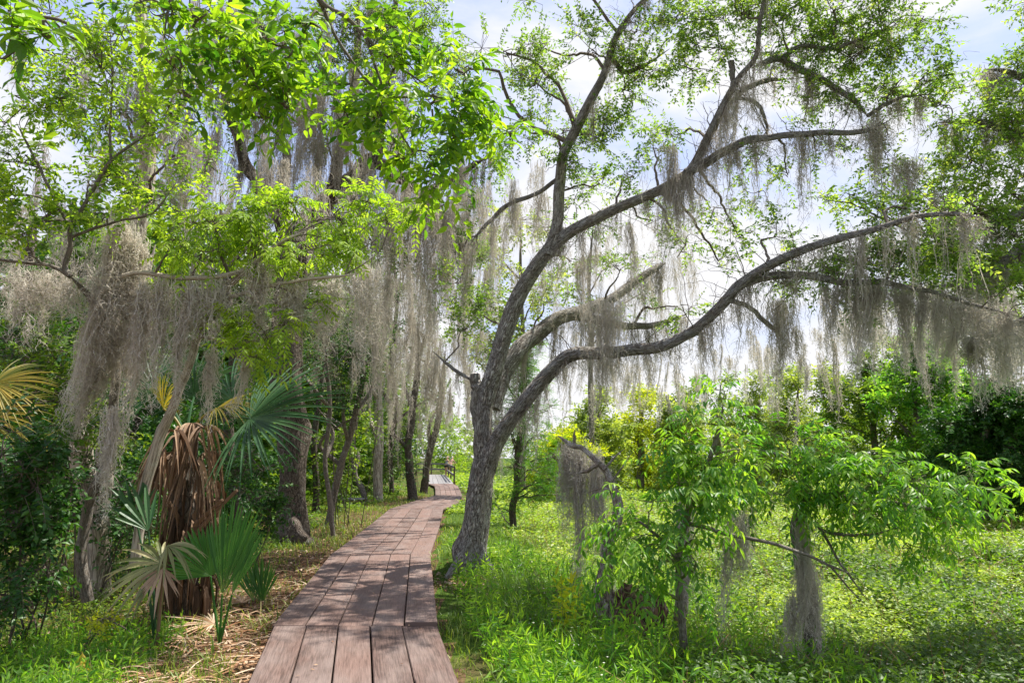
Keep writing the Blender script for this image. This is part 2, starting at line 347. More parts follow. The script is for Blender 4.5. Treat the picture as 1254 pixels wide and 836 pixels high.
# ------------------------------------------------------------------ leaves
# template rows: x (width), y (along), z (lift)
T_SMALL = (np.array([[0, 0, 0], [-.5, .45, .12], [0, 1, -.05], [.5, .45, .12]]), np.array([[0, 2, 1], [0, 3, 2]]))
T_BIG = (np.array([[0, 0, 0], [-.38, .28, .09], [-.42, .55, .06], [0, 1, -.22], [.42, .55, .06], [.38, .28, .09], [0, .5, -.02]]),
         np.array([[0, 6, 2, 1], [6, 3, 2, 2], [0, 5, 4, 6], [6, 4, 3, 3]]))
T_BIG = (T_BIG[0], np.array([[0, 6, 1], [1, 6, 2], [6, 3, 2], [0, 5, 6], [5, 4, 6], [6, 4, 3]]))
T_CLUMP = (np.array([[0, 0, 0], [-.5, .35, .1], [0, .95, -.1], [.5, .4, .15], [.15, .3, .5], [-.3, .8, .45], [.45, .95, .3]]),
           np.array([[0, 2, 1], [0, 3, 2], [0, 4, 5], [3, 6, 4]]))
def place(mb, T, pos, d, nrm, size, aspect, tint):
    tv, tf = T; n = len(pos)
    if n == 0: return
    d = norm(d); x = norm(np.cross(d, nrm)); z = np.cross(x, d)
    size = np.broadcast_to(size, (n,)); aspect = np.broadcast_to(aspect, (n,))
    V = pos[:, None] + size[:, None, None] * (tv[None, :, 0, None] * aspect[:, None, None] * x[:, None] + tv[None, :, 1, None] * d[:, None] + tv[None, :, 2, None] * z[:, None] * .6)
    f = (np.arange(n)[:, None, None] * len(tv) + tf[None]).reshape(-1, tf.shape[1])
    mb.add(V, f, np.repeat(np.broadcast_to(tint, (n,)), len(tf)))
UP = np.array([0, 0, 1.0])
def sprays(mbL, mbT, st, di, ln, nleaf, lsize, T=T_SMALL, aspect=.42, droop=.25, pinnate=False, spread=.9, ldroop=.15, tint=(.1, .9), tv=.25, twr=.0025):
    n = len(st)
    if n == 0: return
    di = norm(di); ln = np.broadcast_to(ln, (n,)).reshape(n, 1, 1)
    k = nleaf
    if pinnate:
        h = max(1, k // 2); s = np.repeat(np.linspace(.25, .92, h), 2); s = np.append(s, 1.0); k = len(s); sg = np.append(np.tile([1., -1.], h), 0)
    else:
        s = np.linspace(.12, 1, k); sg = np.where(np.arange(k) % 2, 1., -1.); sg[-1] = 0
    S = s[None, :, None]
    if not pinnate: S = S + U(-.05, .05, (n, k, 1))
    pos = st[:, None] + di[:, None] * ln * S - UP * droop * ln * S * S
    tan = norm(di[:, None] - UP * 2 * droop * S)
    side = norm(np.cross(tan, norm(UP + rng.normal(size=(n, 1, 3)) * .3)))
    jr = .12 if pinnate else .38
    ld = tan * (.35 + 1.2 * (sg == 0))[None, :, None] + side * (sg * spread)[None, :, None] + rng.normal(size=(n, k, 3)) * jr - UP * ldroop
    nn = norm(np.cross(side, tan) * np.sign(np.cross(side, tan)[..., 2:3] + 1e-6) + rng.normal(size=(n, k, 3)) * (.2 if pinnate else .42))
    sz = lsize * U(.7, 1.15, (n, k)) * (1 if not pinnate else np.interp(s, [0, .6, 1], [.75, 1, .95]))
    bt = U(*tint, (n, 1)); tt = np.clip(bt + U(-tv, tv, (n, k)), 0, 1)
    place(mbL, T, pos.reshape(-1, 3), ld.reshape(-1, 3), nn.reshape(-1, 3), sz.ravel(), aspect, tt.ravel())
    if mbT is not None:
        q = np.linspace(0, 1, 4)[None, :, None]
        hairs(mbT, st[:, None] + di[:, None] * ln * q - UP * droop * ln * q * q, np.broadcast_to(np.linspace(twr, twr * .5, 4)[None], (n, 4)))
def inball(n, shell=.5):
    v = norm(rng.normal(size=(n, 3))); return v * (U(0, 1, (n, 1)) ** (1 / 3) * shell + (1 - shell) * U(.75, 1, (n, 1)))
def blob(mbL, mbT, c, R, ns, ln=.45, nleaf=12, lsize=.055, feeder=None, **k):
    """an uneven clump of leafy sprays round c, fed by a branch from the nearest point of `feeder` rows (x,y,z,r)"""
    c = np.asarray(c, float); R = np.asarray(R, float) * np.ones(3)
    nsub = max(3, int(ns / 9)); sub = inball(nsub, .9) * R * .85; subr = U(.25, .5, (nsub, 1))
    pick = rng.integers(0, nsub, ns)
    off = sub[pick] + inball(ns, .8) * R * subr[pick]
    st = c + off; di = norm(off / R + rng.normal(size=(ns, 3)) * .7 + UP * .1)
    sprays(mbL, mbT, st, di, ln * U(.6, 1.3, ns), nleaf, lsize, **k)
    if mbT is not None:
        # twigs joining clumps to the clump centre, then to the limb
        q = np.linspace(0, 1, 6)[None, :, None]
        tip = c + sub; org = c + rng.normal(size=(nsub, 3)) * R * .08
        bend = rng.normal(size=(nsub, 1, 3)) * R.mean() * .16
        pa = org[:, None] * (1 - q) + tip[:, None] * q + bend * np.sin(np.pi * q)
        r0 = .006 + .008 * R.mean()
        hairs(mbT, pa, np.broadcast_to(np.linspace(r0, r0 * .35, 6)[None], (nsub, 6)))
        o2 = tip[pick]; bend = rng.normal(size=(ns, 1, 3)) * R.mean() * .05; q = np.linspace(0, 1, 4)[None, :, None]
        hairs(mbT, o2[:, None] * (1 - q) + st[:, None] * q + bend * np.sin(np.pi * q), np.full((ns, 4), r0 * .33))
        if feeder is not None:
            d = np.linalg.norm(feeder[:, :3] - c, axis=1) + .0
            # prefer a point nearer the trunk than the clump
            i = int(np.argmin(d + .15 * np.arange(len(d)) / len(d) * d.min())); i = max(0, i - 3)
            a = feeder[i]; v = c - a[:3]; L_ = np.linalg.norm(v)
            if L_ > .08:
                mid1 = a[:3] + v * .35 + np.array([U(-.1, .1), U(-.1, .1), U(.02, .16)]) * L_
                mid2 = a[:3] + v * .7 + np.array([U(-.1, .1), U(-.1, .1), U(-.02, .12)]) * L_
                r1 = min(a[3] * .6, .012 + .012 * L_)
                rows = np.array([[*a[:3], r1], [*mid1, r1 * .8], [*mid2, r1 * .62], [*c, r1 * .4]])
                tube(mbT, rows, per=5, sides=5, rough=.1, wig=.9, cap=False)

def moss(mb, top, width, length, n=40, seg=12, lean=(0, 0), taper=.75, w=.0045, tend=2, dirv=None, thick=.6, tl=.045, tint=(.15, .85)):
    """a bundle made of several tangled locks, each lock many fine strands that bulge and then run out in a tail"""
    top = np.asarray(top, float)
    dirv = norm(np.array([1., .2, 0]) if dirv is None else np.asarray(dirv, float)); perp = norm(np.cross(dirv, UP))
    n = max(4, int(n * 1.25)); nl = max(2, n // 11)
    lo = np.clip(rng.normal(size=nl) * .3, -.55, .55)
    lock_o = top + dirv * (lo * width)[:, None] + perp * (rng.normal(size=nl) * width * .16)[:, None] + UP * rng.normal(size=nl)[:, None] * .035
    lock_L = length * np.exp(-np.abs(rng.normal(size=nl)) * .45) * (1 - .5 * np.abs(lo)); lock_L[0] = length; lock_o[0] = top
    lock_c = rng.normal(size=(nl, 2)) * .05; lock_w = width * U(.07, .15, nl) + .009
    pk = rng.integers(0, nl, n); pk[:max(3, n // 5)] = 0
    s = np.linspace(0, 1, seg); L_ = lock_L[pk] * U(.25, 1, n) ** .6
    env = np.interp(s[None] * (L_ / lock_L[pk])[:, None], [0, .12, .45, .8, 1], [.7, 1.15, 1.0, .55, .25])
    env = env * (1 - taper * .35) + taper * .35 * np.interp(s, [0, .2, 1], [1, 1, .2])[None]
    rad = rng.normal(size=(n, 2)) * lock_w[pk][:, None]
    z = L_[:, None] * s[None]
    ax = lock_o[pk][:, None] + np.zeros((n, seg, 3))
    conv = taper * .75 * np.clip(z / length, 0, 1)
    ax[..., :2] += (top[:2] - lock_o[pk][:, :2])[:, None] * conv[..., None]
    ax[..., 0] += (lean[0] + lock_c[pk, 0])[:, None] * z ** 1.3; ax[..., 1] += (lean[1] + lock_c[pk, 1])[:, None] * z ** 1.3
    wob = np.sin(z * U(3, 7, nl)[pk][:, None] + U(0, 6, nl)[pk][:, None]) * .02
    pts = ax; pts[..., 0] += rad[:, :1] * env + wob; pts[..., 1] += rad[:, 1:] * env
    pts[..., 2] -= z - rng.normal(size=(n, 1)) * .02
    pts[:, 0] += rng.normal(size=(n, 3)) * .012
    jw = .008 * np.cumsum(rng.normal(size=(n, seg, 2)), axis=1)
    pts[..., :2] += jw + rng.normal(size=(n, seg, 2)) * .009
    def ribbons(pts, wd, ra, bt):
        m0, k0 = pts.shape[:2]
        off = np.stack([np.cos(ra) * wd, np.sin(ra) * wd, .3 * np.sin(ra * 1.7) * wd], -1)
        V = np.stack([pts - off, pts + off], 2)
        b = np.arange(m0)[:, None] * k0 * 2 + np.arange(k0 - 1)[None] * 2
        mb.add(V, np.stack([b, b + 1, b + 3, b + 2], -1).reshape(-1, 4), bt.ravel())
    kp = rng.random(n) < .8; kp[:3] = True
    ra = U(0, 3.14, (n, 1)) + s[None] * U(-4, 4, (n, 1)); wd = w * U(.3, 1.0, (n, 1)) * np.interp(s, [0, .15, .7, 1], [.7, 1, .8, .15])[None]
    lt = U(*tint, nl)
    bt = np.clip(U(*tint, (n, 1)) * .6 + lt[pk][:, None] * .4 + U(-.12, .12, (n, seg - 1)), 0, 1)
    ribbons(pts[kp], wd[kp], ra[kp], bt[kp])
    # short curling pieces tangled along every strand: what gives the moss its frayed, lumpy look
    m = int(n * (1.2 + length / .17)); own = rng.choice(n, m, p=L_ / L_.sum()); q = U(0, 1, m) ** .8 * (seg - 1.001); qi = q.astype(int); fr = (q - qi)[:, None]
    o_ = pts[own, qi] * (1 - fr) + pts[own, qi + 1] * fr
    k2 = 7; s2 = np.linspace(0, 1, k2)[None, :, None]
    dd_ = norm(np.concatenate([rng.normal(size=(m, 2)) * .55, -np.abs(rng.normal(size=(m, 1)) * .5 + .75)], 1))[:, None]
    ll = (tl * 1.7 * U(.5, 1.8, (m, 1, 1)))
    ph = U(0, 6.28, (m, 1, 2)); cu = np.concatenate([np.sin(s2 * U(4, 9, (m, 1, 1)) + ph[..., :1]) - np.sin(ph[..., :1]), np.cos(s2 * U(4, 9, (m, 1, 1)) + ph[..., 1:]) - np.cos(ph[..., 1:]), np.zeros((m, k2, 1))], -1)
    sp = o_[:, None] + dd_ * ll * s2 + cu * ll * .16 + rng.normal(size=(m, k2, 3)) * .0025
    b2 = np.clip(bt[own, qi][:, None] + U(-.15, .2, (m, k2 - 1)), 0, 1)
    ribbons(sp, w * U(.3, .8, (m, 1)) * np.linspace(1, .25, k2)[None], U(0, 6.28, (m, 1)) + np.linspace(0, 1, k2)[None] * U(-5, 5, (m, 1)), b2)
    for _ in range(tend + 1):
        e0 = sp[:, rng.integers(1, k2 - 1)]; an = U(0, 6.28, m)
        h = np.stack([np.cos(an), np.sin(an), U(-1.0, .8, m)], 1); e = tl * U(.2, .8, (m, 1))
        k1 = np.stack([-np.sin(an), np.cos(an), np.zeros(m)], 1) * w * .4
        mb.add(np.stack([e0 - k1, e0 + k1, e0 + h * e], 1), np.arange(m * 3).reshape(-1, 3), np.clip(b2[:, 2] + .1, 0, 1))
def fuzz(mb, rows, cnt, spread=.12, drop=.25, ln=(.05, .16), tint=(.3, 1), r=.0016):
    i = rng.integers(0, len(rows) - 1, cnt); f = U(0, 1, (cnt, 1)); p = rows[i, :3] * (1 - f) + rows[i + 1, :3] * f
    p = p + rng.normal(size=(cnt, 3)) * spread - UP * (np.abs(rng.normal(size=(cnt, 1))) * drop)
    L_ = U(*ln, (cnt, 1, 1)); s = np.linspace(0, 1, 5)[None, :, None]; d = norm(rng.normal(size=(cnt, 1, 3)) - UP * .35); c = rng.normal(size=(cnt, 1, 3))
    pa = p[:, None] + d * L_ * s + c * L_ * .35 * np.sin(s * 3.1) + rng.normal(size=(cnt, 5, 3)) * .005
    hairs(mb, pa, np.full((cnt, 5), r), np.repeat(U(*tint, cnt), 12))
def moss_px(mb, px, py, d, wpx, lpx, n=40, lean=0, **k):
    moss(mb, P(px, py, d), wpx * d / F, lpx * d / F, n=n, lean=(lean, 0), **k)
def moss_along(mb, rows, count, lmin, lmax, n=(6, 22), wid=(.05, .25), **k):
    for _ in range(count):
        i = rng.integers(0, len(rows) - 1); p = rows[i, :3] + (rows[i + 1, :3] - rows[i, :3]) * U()
        dv = rows[i + 1, :3] - rows[i, :3]; dv[2] = 0
        if np.linalg.norm(dv) < 1e-3: dv = np.array([1., 0, 0])
        L_ = lmin + (lmax - lmin) * U() ** 1.8
        moss(mb, p - UP * rows[i, 3] * .6, U(*wid), L_, n=int(U(*n)), lean=(U(-.18, .06), U(-.05, .05)), dirv=dv, **k)
#PARTS
# ------------------------------------------------------------------ the boardwalk
EDGE = []
for py, a, b in ((836, 300, 563), (766, 332, 536), (678, 405, 527), (645, 449, 538), (622.5, 477, 543), (615, 501, 562), (606, 533, 566), (600, 533, 563.5), (595, 532, 561), (592, 524.5, 555.5), (586, 524.5, 551), (580.7, 524.5, 545)):
    l_, r_ = G(a, py), G(b, py); EDGE.append((l_[1], l_[0], r_[0]))
E0, E1 = EDGE[0], EDGE[1]
t_ = (2.0 - E0[0]) / (E1[0] - E0[0])
EDGE = [(-3.0, .15, 1.65), (2.0, E0[1] + (E1[1] - E0[1]) * t_, E0[2] + (E1[2] - E0[2]) * t_)] + EDGE[1:]
bw = thing('boardwalk', (-1.52, 6.93, 0), 'weathered reddish-brown plank boardwalk winding into the trees', 'boardwalk')
def plank(y0, y1, l0, r0, l1, r1, mat, z=0., lift=0., name='plank'):
    mb = MB(); n = 9; w = .045; bev = .007
    s = np.linspace(0, 1, n); L0 = abs(y1 - y0)
    sag = rng.normal() * .0025; V = []
    wl = np.cumsum(rng.normal(size=n)) * .0007; wr = np.cumsum(rng.normal(size=n)) * .0007
    for q, a, b in zip(s, wl, wr):
        y = y0 + (y1 - y0) * q; l = l0 + (l1 - l0) * q + a; r = r0 + (r1 - r0) * q + b; zz = z + sag * math.sin(math.pi * q) * 3 + lift * (1 - q)
        V += [(l, y, zz - w), (l, y, zz - bev), (l + bev, y, zz), (r - bev, y, zz), (r, y, zz - bev), (r, y, zz - w)]
    F_ = []; UVs = []; o = U(0, 50); ox = U(0, 50); W = r0 - l0
    pv = np.array([-.05, -bev, 0, W, W + bev, W + .05])
    for i in range(n - 1):
        for j in range(6):
            jn = (j + 1) % 6; F_.append((i * 6 + j, i * 6 + jn, (i + 1) * 6 + jn, (i + 1) * 6 + j))
            va, vb = pv[j] + o, (pv[j + 1] if j < 5 else W + .1) + o
            ua, ub = ox + L0 * s[i], ox + L0 * s[i + 1]
            UVs.append(((ua, va), (ua, vb), (ub, vb), (ub, va)))
    mb.add(V, F_[:], U(), np.array(UVs))
    c = len(V) - 6
    for e in (0, c):
        ff = [(e, e + 1, e + 4, e + 5), (e + 1, e + 2, e + 3, e + 4)]
        mb.add(np.array(V), ff, .4, np.full((2, 4, 2), o))
    return mb.build(name, mat, bw)
for i in range(len(EDGE) - 1):
    (y0, a0, b0), (y1, a1, b1) = EDGE[i], EDGE[i + 1]
    mat = M['greywood'] if i >= len(EDGE) - 3 else M['deck']
    g = (.014, .020, .010)[i] if i < 3 else .010
    y1g = y1 - .006
    for k in range(5):
        gg = g * U(.6, 1.5); f0, f1 = k / 5, (k + 1) / 5
        l0, r0 = a0 + (b0 - a0) * f0 + gg / 2, a0 + (b0 - a0) * f1 - gg / 2
        l1, r1 = a1 + (b1 - a1) * f0 + gg / 2, a1 + (b1 - a1) * f1 - gg / 2
        if i == 1: l1 += .012 * (2 - k) ; r1 += .012 * (2 - k) if k < 4 else 0
        lift = .035 if (i == 2 and k == 4) else U(0, .004)
        p_ = plank(y0 + U(0, .01), y1g, l0, r0, l1, r1, mat, z=U(-.003, .003), lift=lift)
        if i == 2 and k == 4: p_['label'] = 'plank whose near end stands proud of its neighbours'
for i, (y0, a0, b0) in enumerate(EDGE):
    mb = MB()
    v = [(x, y0 + dy, z) for x in (a0 + .03, b0 - .03) for dy in (-.09, .09) for z in (-.30, -.049)]
    mb.add(v, [(0, 1, 3, 2), (4, 6, 7, 5), (0, 4, 5, 1), (2, 3, 7, 6), (1, 5, 7, 3), (0, 2, 6, 4)]); mb.build('joist', M['joist'], bw)
mb = MB()
for i in range(1, len(EDGE) - 1):
    (y0, a0, b0), (y1, a1, b1) = EDGE[i], EDGE[i + 1]
    for f in (.06, .5, .94):
        x0 = a0 + (b0 - a0) * f; x1 = a1 + (b1 - a1) * f
        v = [(x + dx, y, z) for x, y in ((x0, y0 + .1), (x1, y1 - .1)) for dx in (-.03, .03) for z in (-.26, -.052)]
        mb.add(v, [(0, 1, 3, 2), (4, 6, 7, 5), (0, 4, 5, 1), (2, 3, 7, 6), (1, 5, 7, 3), (0, 2, 6, 4)])
mb.build('stringer', M['joist'], bw)

# ------------------------------------------------------------------ railing round the far deck
def box_between(mb, a, b, w, h):
    a = np.array(a, float); b = np.array(b, float); d = norm(b - a); s = norm(np.cross(d, UP if abs(d[2]) < .9 else np.array([1., 0, 0]))); u = np.cross(s, d)
    v = [p + s * i * w / 2 + u * j * h / 2 for p in (a, b) for i in (-1, 1) for j in (-1, 1)]
    mb.add(v, [(0, 1, 3, 2), (4, 6, 7, 5), (0, 4, 5, 1), (2, 3, 7, 6), (1, 5, 7, 3), (0, 2, 6, 4)])
yE, lE, rE = EDGE[-1]
rail = thing('railing', (rE, yE, 0), 'grey two-rail wooden railing where the two people stand at the far deck end', 'railing')
corners = [np.array([lE - 1.2, yE, 0]), np.array([rE + .05, yE, 0])]
side = [np.array([rE + .05 + (EDGE[-3][2] - rE) * t, yE + (EDGE[-3][0] - yE) * t, 0]) for t in (0, .3, .6, .9)]
for h, nm in ((.98, 'top_rail'), (.48, 'lower_rail')):
    mb = MB(); box_between(mb, corners[0] + UP * h, corners[1] + UP * h, .06, .14)
    for a, b in zip(side[:-1], side[1:]): box_between(mb, a + UP * (h - .002), b + UP * (h - .002), .06, .14)
    mb.build(nm, M['greywood'], rail)
for q in [corners[0], (corners[0] + corners[1]) / 2] + side:
    mb = MB(); box_between(mb, q + np.array([.06, .06, -.4]), q + np.array([.06, .06, 1.02]), .1, .1); mb.build('post', M['joist'], rail)

# small grey platform in the undergrowth
pl = on_ground(422, 619)
plat = thing('low_platform', pl, 'small weathered grey board platform low in the undergrowth left of the path', 'platform')
mb = MB()
for i in range(5): box_between(mb, pl + np.array([-.55, i * .19 - .4, .26]), pl + np.array([.75, i * .19 - .4, .26]), .17, .04)
for i, f_ in enumerate(mb.f): mb.f[i] = (f_[0], f_[1], np.tile(np.array([[0, 0], [0, .2], [1.4, .2], [1.4, 0]]), (6, 1, 1)) + i)
mb.build('top_board', M['greywood'], plat)
for x in (-.5, .7):
    for y in (-.38, .35):
        mb = MB(); box_between(mb, pl + np.array([x, y, -.05]), pl + np.array([x, y, .235]), .1, .1); mb.build('leg', M['joist'], plat)

# ------------------------------------------------------------------ the two people at the rail
def skin_body(name, joints, edges, mat, parent):
    """joints: name -> (x,y,z,rx,ry)"""
    me = bpy.data.meshes.new(name); ks = list(joints); V = [joints[k][:3] for k in ks]
    me.from_pydata(V, [(ks.index(a), ks.index(b)) for a, b in edges], []); me.update()
    o = bpy.data.objects.new(name, me); C.objects.link(o); o.parent = parent
    m_ = o.modifiers.new('skin', 'SKIN'); m_.use_smooth_shade = True
    if not me.skin_vertices: me.attributes  # created with the modifier below
    bm = __import__('bmesh').new(); bm.from_mesh(me); lay = bm.verts.layers.skin.verify(); bm.verts.ensure_lookup_table()
    for i, k in enumerate(ks):
        bm.verts[i][lay].radius = joints[k][3:5]; bm.verts[i][lay].use_root = (i == 0)
    bm.to_mesh(me); bm.free()
    sb = o.modifiers.new('sub', 'SUBSURF'); sb.levels = 2; sb.render_levels = 2
    me.materials.append(mat); return o
def person(loc, rz, label, top_mat, bottom_mat, hair_mat, lean, skinm, group=None):
    t = thing('person', loc, label, 'person'); t.rotation_euler = (0, 0, rz)
    ly = lean; by = -.02
    J = {'pelvis': (0, 0, .92, .13, .10), 'waist': (0, ly * .3, 1.06, .115, .085), 'chest': (0, ly * .7, 1.25, .135, .10), 'necklow': (0, ly, 1.40, .06, .055), 'neck': (0, ly * 1.1, 1.46, .048, .048),
         'headlow': (0, ly * 1.2 + .015, 1.52, .066, .075), 'head': (0, ly * 1.2 + .01, 1.61, .078, .092), 'crown': (0, ly * 1.2, 1.68, .05, .055), 'nose': (0, ly * 1.2 + .105, 1.575, .012, .012)}
    E = [('pelvis', 'waist'), ('waist', 'chest'), ('chest', 'necklow'), ('necklow', 'neck'), ('neck', 'headlow'), ('headlow', 'head'), ('head', 'crown'), ('head', 'nose')]
    for s, S_ in ((-1, 'l'), (1, 'r')):
        sh = (s * .17, ly * .9, 1.37)
        J['sh' + S_] = (*sh, .055, .055); J['el' + S_] = (s * .21, ly + .14, 1.12, .038, .038); J['wr' + S_] = (s * .14, ly + .34, 1.05, .027, .027); J['pa' + S_] = (s * .12, ly + .41, 1.04, .035, .018)
        E += [('chest', 'sh' + S_), ('sh' + S_, 'el' + S_), ('el' + S_, 'wr' + S_), ('wr' + S_, 'pa' + S_)]
        for q, (dx, dy, dz) in enumerate(((-.035, .07, -.01), (-.012, .085, -.012), (.01, .082, -.014), (.032, .065, -.018), (s * -.05, .02, .012))):
            nm = f'f{S_}{q}'; J[nm] = (s * .12 + dx, ly + .41 + dy, 1.035 + dz, .009, .009); E.append(('pa' + S_, nm))
        J['hip' + S_] = (s * .095, by, .86, .092, .095); J['kn' + S_] = (s * .10, by + .03, .48, .055, .058); J['an' + S_] = (s * .105, by, .08, .036, .04); J['toe' + S_] = (s * .115, by + .15, .035, .036, .028)
        E += [('pelvis', 'hip' + S_), ('hip' + S_, 'kn' + S_), ('kn' + S_, 'an' + S_), ('an' + S_, 'toe' + S_)]
    skin_body('body', J, E, skinm, t)
    g = 1.13
    T2 = {k: (*J[k][:3], J[k][3] * g, J[k][4] * g) for k in ('chest', 'pelvis', 'waist', 'shl', 'shr')}
    T2['pelvis'] = (0, 0, .95, .15, .12); T2['shl'] = (-.13, ly * .85, 1.37, .062, .062); T2['shr'] = (.13, ly * .85, 1.37, .062, .062)
    skin_body('tank_top', T2, [('chest', 'waist'), ('waist', 'pelvis'), ('chest', 'shl'), ('chest', 'shr')], top_mat, t)
    S2 = {'pelvis': (0, 0, .90, .145, .115), 'hl': (-.095, by, .84, .105, .108), 'hr': (.095, by, .84, .105, .108), 'tl': (-.10, by + .01, .72, .09, .092), 'tr': (.10, by + .01, .72, .09, .092)}
    skin_body('shorts', S2, [('pelvis', 'hl'), ('pelvis', 'hr'), ('hl', 'tl'), ('hr', 'tr')], bottom_mat, t)
    H = {'a': (0, ly * 1.2 - .02, 1.65, .088, .095), 'b': (0, ly * 1.2 - .07, 1.58, .075, .05), 'c': (0, ly * 1.2 - .09, 1.47, .05, .035)}
    skin_body('hair', H, [('a', 'b'), ('b', 'c')], hair_mat, t)
    return t
skinm = plain('skin', (.55, .32, .22), .5, .05); hairm = plain('light_hair', (.62, .50, .34), .6, .15, 30); hatm = plain('white_cap', (.75, .74, .72), .7, .05)
greyt = plain('grey_knit', (.33, .35, .40), .8, .1); blackt = plain('dark_cotton', (.02, .02, .03), .8, .1); peach = plain('peach_cotton', (.62, .36, .30), .8, .1)
pA = P(546.2, 581.5, 57.5); pA[2] = 0.0; pB = P(551, 580.8, 58.6); pB[2] = 0.0
person(pA, math.radians(-62), 'person in grey tank top and dark shorts seen from behind on the far deck', greyt, blackt, hairm, .10, skinm)
person(pB, math.radians(-35), 'person in pink top leaning forward on the railing of the far deck', peach, greyt, hatm, .26, skinm)

# ------------------------------------------------------------------ trees
def tree(name, base, label, group=None, cat='tree'):
    return dict(root=thing(name, base, label, cat, group), tr=MB(), tw=MB(), lf=MB(), ms=MB(), limbs=[])
def L_(t, rows, **k):
    r = limb(t['tr'], rows, **k); t['limbs'].append(r); return r
def B_(t, lst, feeder=None, many=1.0, **k):
    fd = np.vstack(t['limbs']) if feeder is None and t['limbs'] else feeder
    for b in lst:
        px, py, d, rx, ry, ns = b[:6]; kk = dict(k)
        if len(b) > 6: kk.update(b[6])
        R = np.array([rx, (rx + ry) * .5, ry]) * d / F
        blob(t['lf'], t['tw'], P(px, py, d), R, int(ns * many), feeder=fd, **kk)
def done(t, bark='greybark', leaf='oakleaf', twig='twig'):
    if t['tr'].n: t['tr'].build('trunk', M[bark], t['root'], smooth=True)
    if t['tw'].n: t['tw'].build('branchwork', M[twig], t['root'])
    if t['lf'].n: t['lf'].build('crown', M[leaf], t['root'])

# --- the leaning live oak right of the path
base = on_ground(578, 690); D0 = depth_of(base)
oak = tree('live_oak', base, 'big leaning grey-barked live oak beside the boardwalk with three long mossy limbs', cat='oak tree')
D = D0
L_(oak, [(577, 712, D, 22.8), (577, 690, D, 19.8), (580, 660, D, 16.6), (584, 620, D, 15.2), (590, 580, D, 14.5), (594, 555, D, 12.8), (592, 525, D, 10.6), (596, 490, D, 10.3), (607, 450, D, 10.0), (617, 410, D, 10.0), (634, 365, D, 9.8), (655, 328, D - .1, 8.8), (680, 295, D - .2, 8.3), (690, 282, D - .2, 7.3)], sides=36, per=10, rough=.05, lump=6, wig=.12)
# root flares
for a, b, c in ((556, 698, 7), (563, 704, 6), (599, 698, 7), (592, 705, 6), (577, 710, 6)):
    L_(oak, [(580, 650, D - .1, 7), ((a + 580) / 2, 680, D - .2, 8), (a, b, D - .45, c), (a + (a - 578) * .4, b + 12, D - .6, 5)], sides=12, rough=.1, wig=.1)
A1 = L_(oak, [(672, 312, D - .2, 8.2), (683, 270, D - .2, 7.2), (684, 230, D - .2, 6.8), (690, 195, D - .3, 6.5), (705, 160, D - .4, 5.8), (725, 120, D - .6, 5.5), (740, 85, D - .7, 4.8), (755, 45, D - .8, 3.8), (775, 15, D - .9, 3.0), (800, -10, D - 1, 2.8), (830, -50, D - 1, 2.1)], sides=18, per=7, lump=3)
A2 = L_(oak, [(672, 305, D - .2, 7.5), (700, 283, D - .3, 7.1), (740, 262, D - .5, 6.8), (785, 244, D - .8, 6.1), (822, 225, D - 1, 5.8), (845, 208, D - 1.1, 5.4), (866, 170, D - 1.2, 4.8), (888, 125, D - 1.3, 4.1), (905, 95, D - 1.4, 3.4), (925, 70, D - 1.5, 3.1), (930, 30, D - 1.6, 2.7), (940, -20, D - 1.6, 2.0)], sides=18, per=7, lump=4)
A3 = L_(oak, [(840, 212, D - 1.1, 6.1), (870, 196, D - 1.2, 5.7), (905, 177, D - 1.3, 4.9), (950, 167, D - 1.4, 4.1), (1000, 163, D - 1.5, 3.7), (1050, 162, D - 1.6, 3.3), (1085, 150, D - 1.6, 2.5)], sides=12, per=7)
A4 = L_(oak, [(862, 175, D - 1.2, 4.1), (885, 140, D - 1.0, 3.7), (905, 115, D - .9, 3.7), (935, 99, D - .8, 3.3), (960, 98, D - .8, 3.3)], sides=10)
A5 = L_(oak, [(932, 78, D - 1.4, 3.3), (955, 73, D - 1.3, 4.1), (985, 88, D - 1.3, 4.1), (1020, 106, D - 1.3, 3.7), (1045, 122, D - 1.3, 3.3), (1062, 142, D - 1.3, 2.5)], sides=10)
A6 = L_(oak, [(1062, 142, D - 1.3, 2.5), (1085, 128, D - 1.3, 2.5), (1110, 118, D - 1.3, 2.0), (1140, 116, D - 1.4, 1.6)], sides=8)
A7 = L_(oak, [(955, 73, D - 1.3, 2.5), (980, 57, D - 1.3, 2.5), (1020, 60, D - 1.4, 2.5), (1060, 45, D - 1.4, 2.0), (1100, 30, D - 1.5, 1.6)], sides=8)
A8 = L_(oak, [(900, 120, D - 1.2, 2.0), (925, 125, D - 1.2, 2.5), (938, 150, D - 1.2, 2.0), (940, 170, D - 1.2, 1.2)], sides=6)
A9 = L_(oak, [(895, 75, D - 1.3, 4.1), (897, 95, D - 1.3, 3.3), (895, 122, D - 1.3, 2.5)], sides=8)
A10 = L_(oak, [(748, 70, D - .8, 2.9), (765, 88, D - .7, 2.9), (790, 80, D - .7, 2.2), (820, 60, D - .6, 1.4)], sides=8)
Bm = L_(oak, [(586, 610, D, 10.2), (596, 575, D - .1, 10.9), (610, 540, D - .2, 9.5), (632, 505, D - .3, 8.6), (655, 475, D - .4, 8.8), (680, 448, D - .5, 8.1), (705, 435, D - .7, 7.6), (740, 434, D - .9, 7.6), (775, 428, D - 1.1, 7.0), (815, 424, D - 1.4, 6.5), (850, 405, D - 1.6, 6.5), (878, 378, D - 1.8, 6.2), (905, 348, D - 2, 6.2), (940, 325, D - 2.2, 5.5), (985, 305, D - 2.4, 4.8), (1030, 291, D - 2.6, 4.4), (1075, 280, D - 2.8, 3.7), (1120, 266, D - 3, 2.9), (1165, 262, D - 3.2, 2.5), (1200, 266, D - 3.3, 1.8)], sides=22, per=7, lump=7, wig=.2)
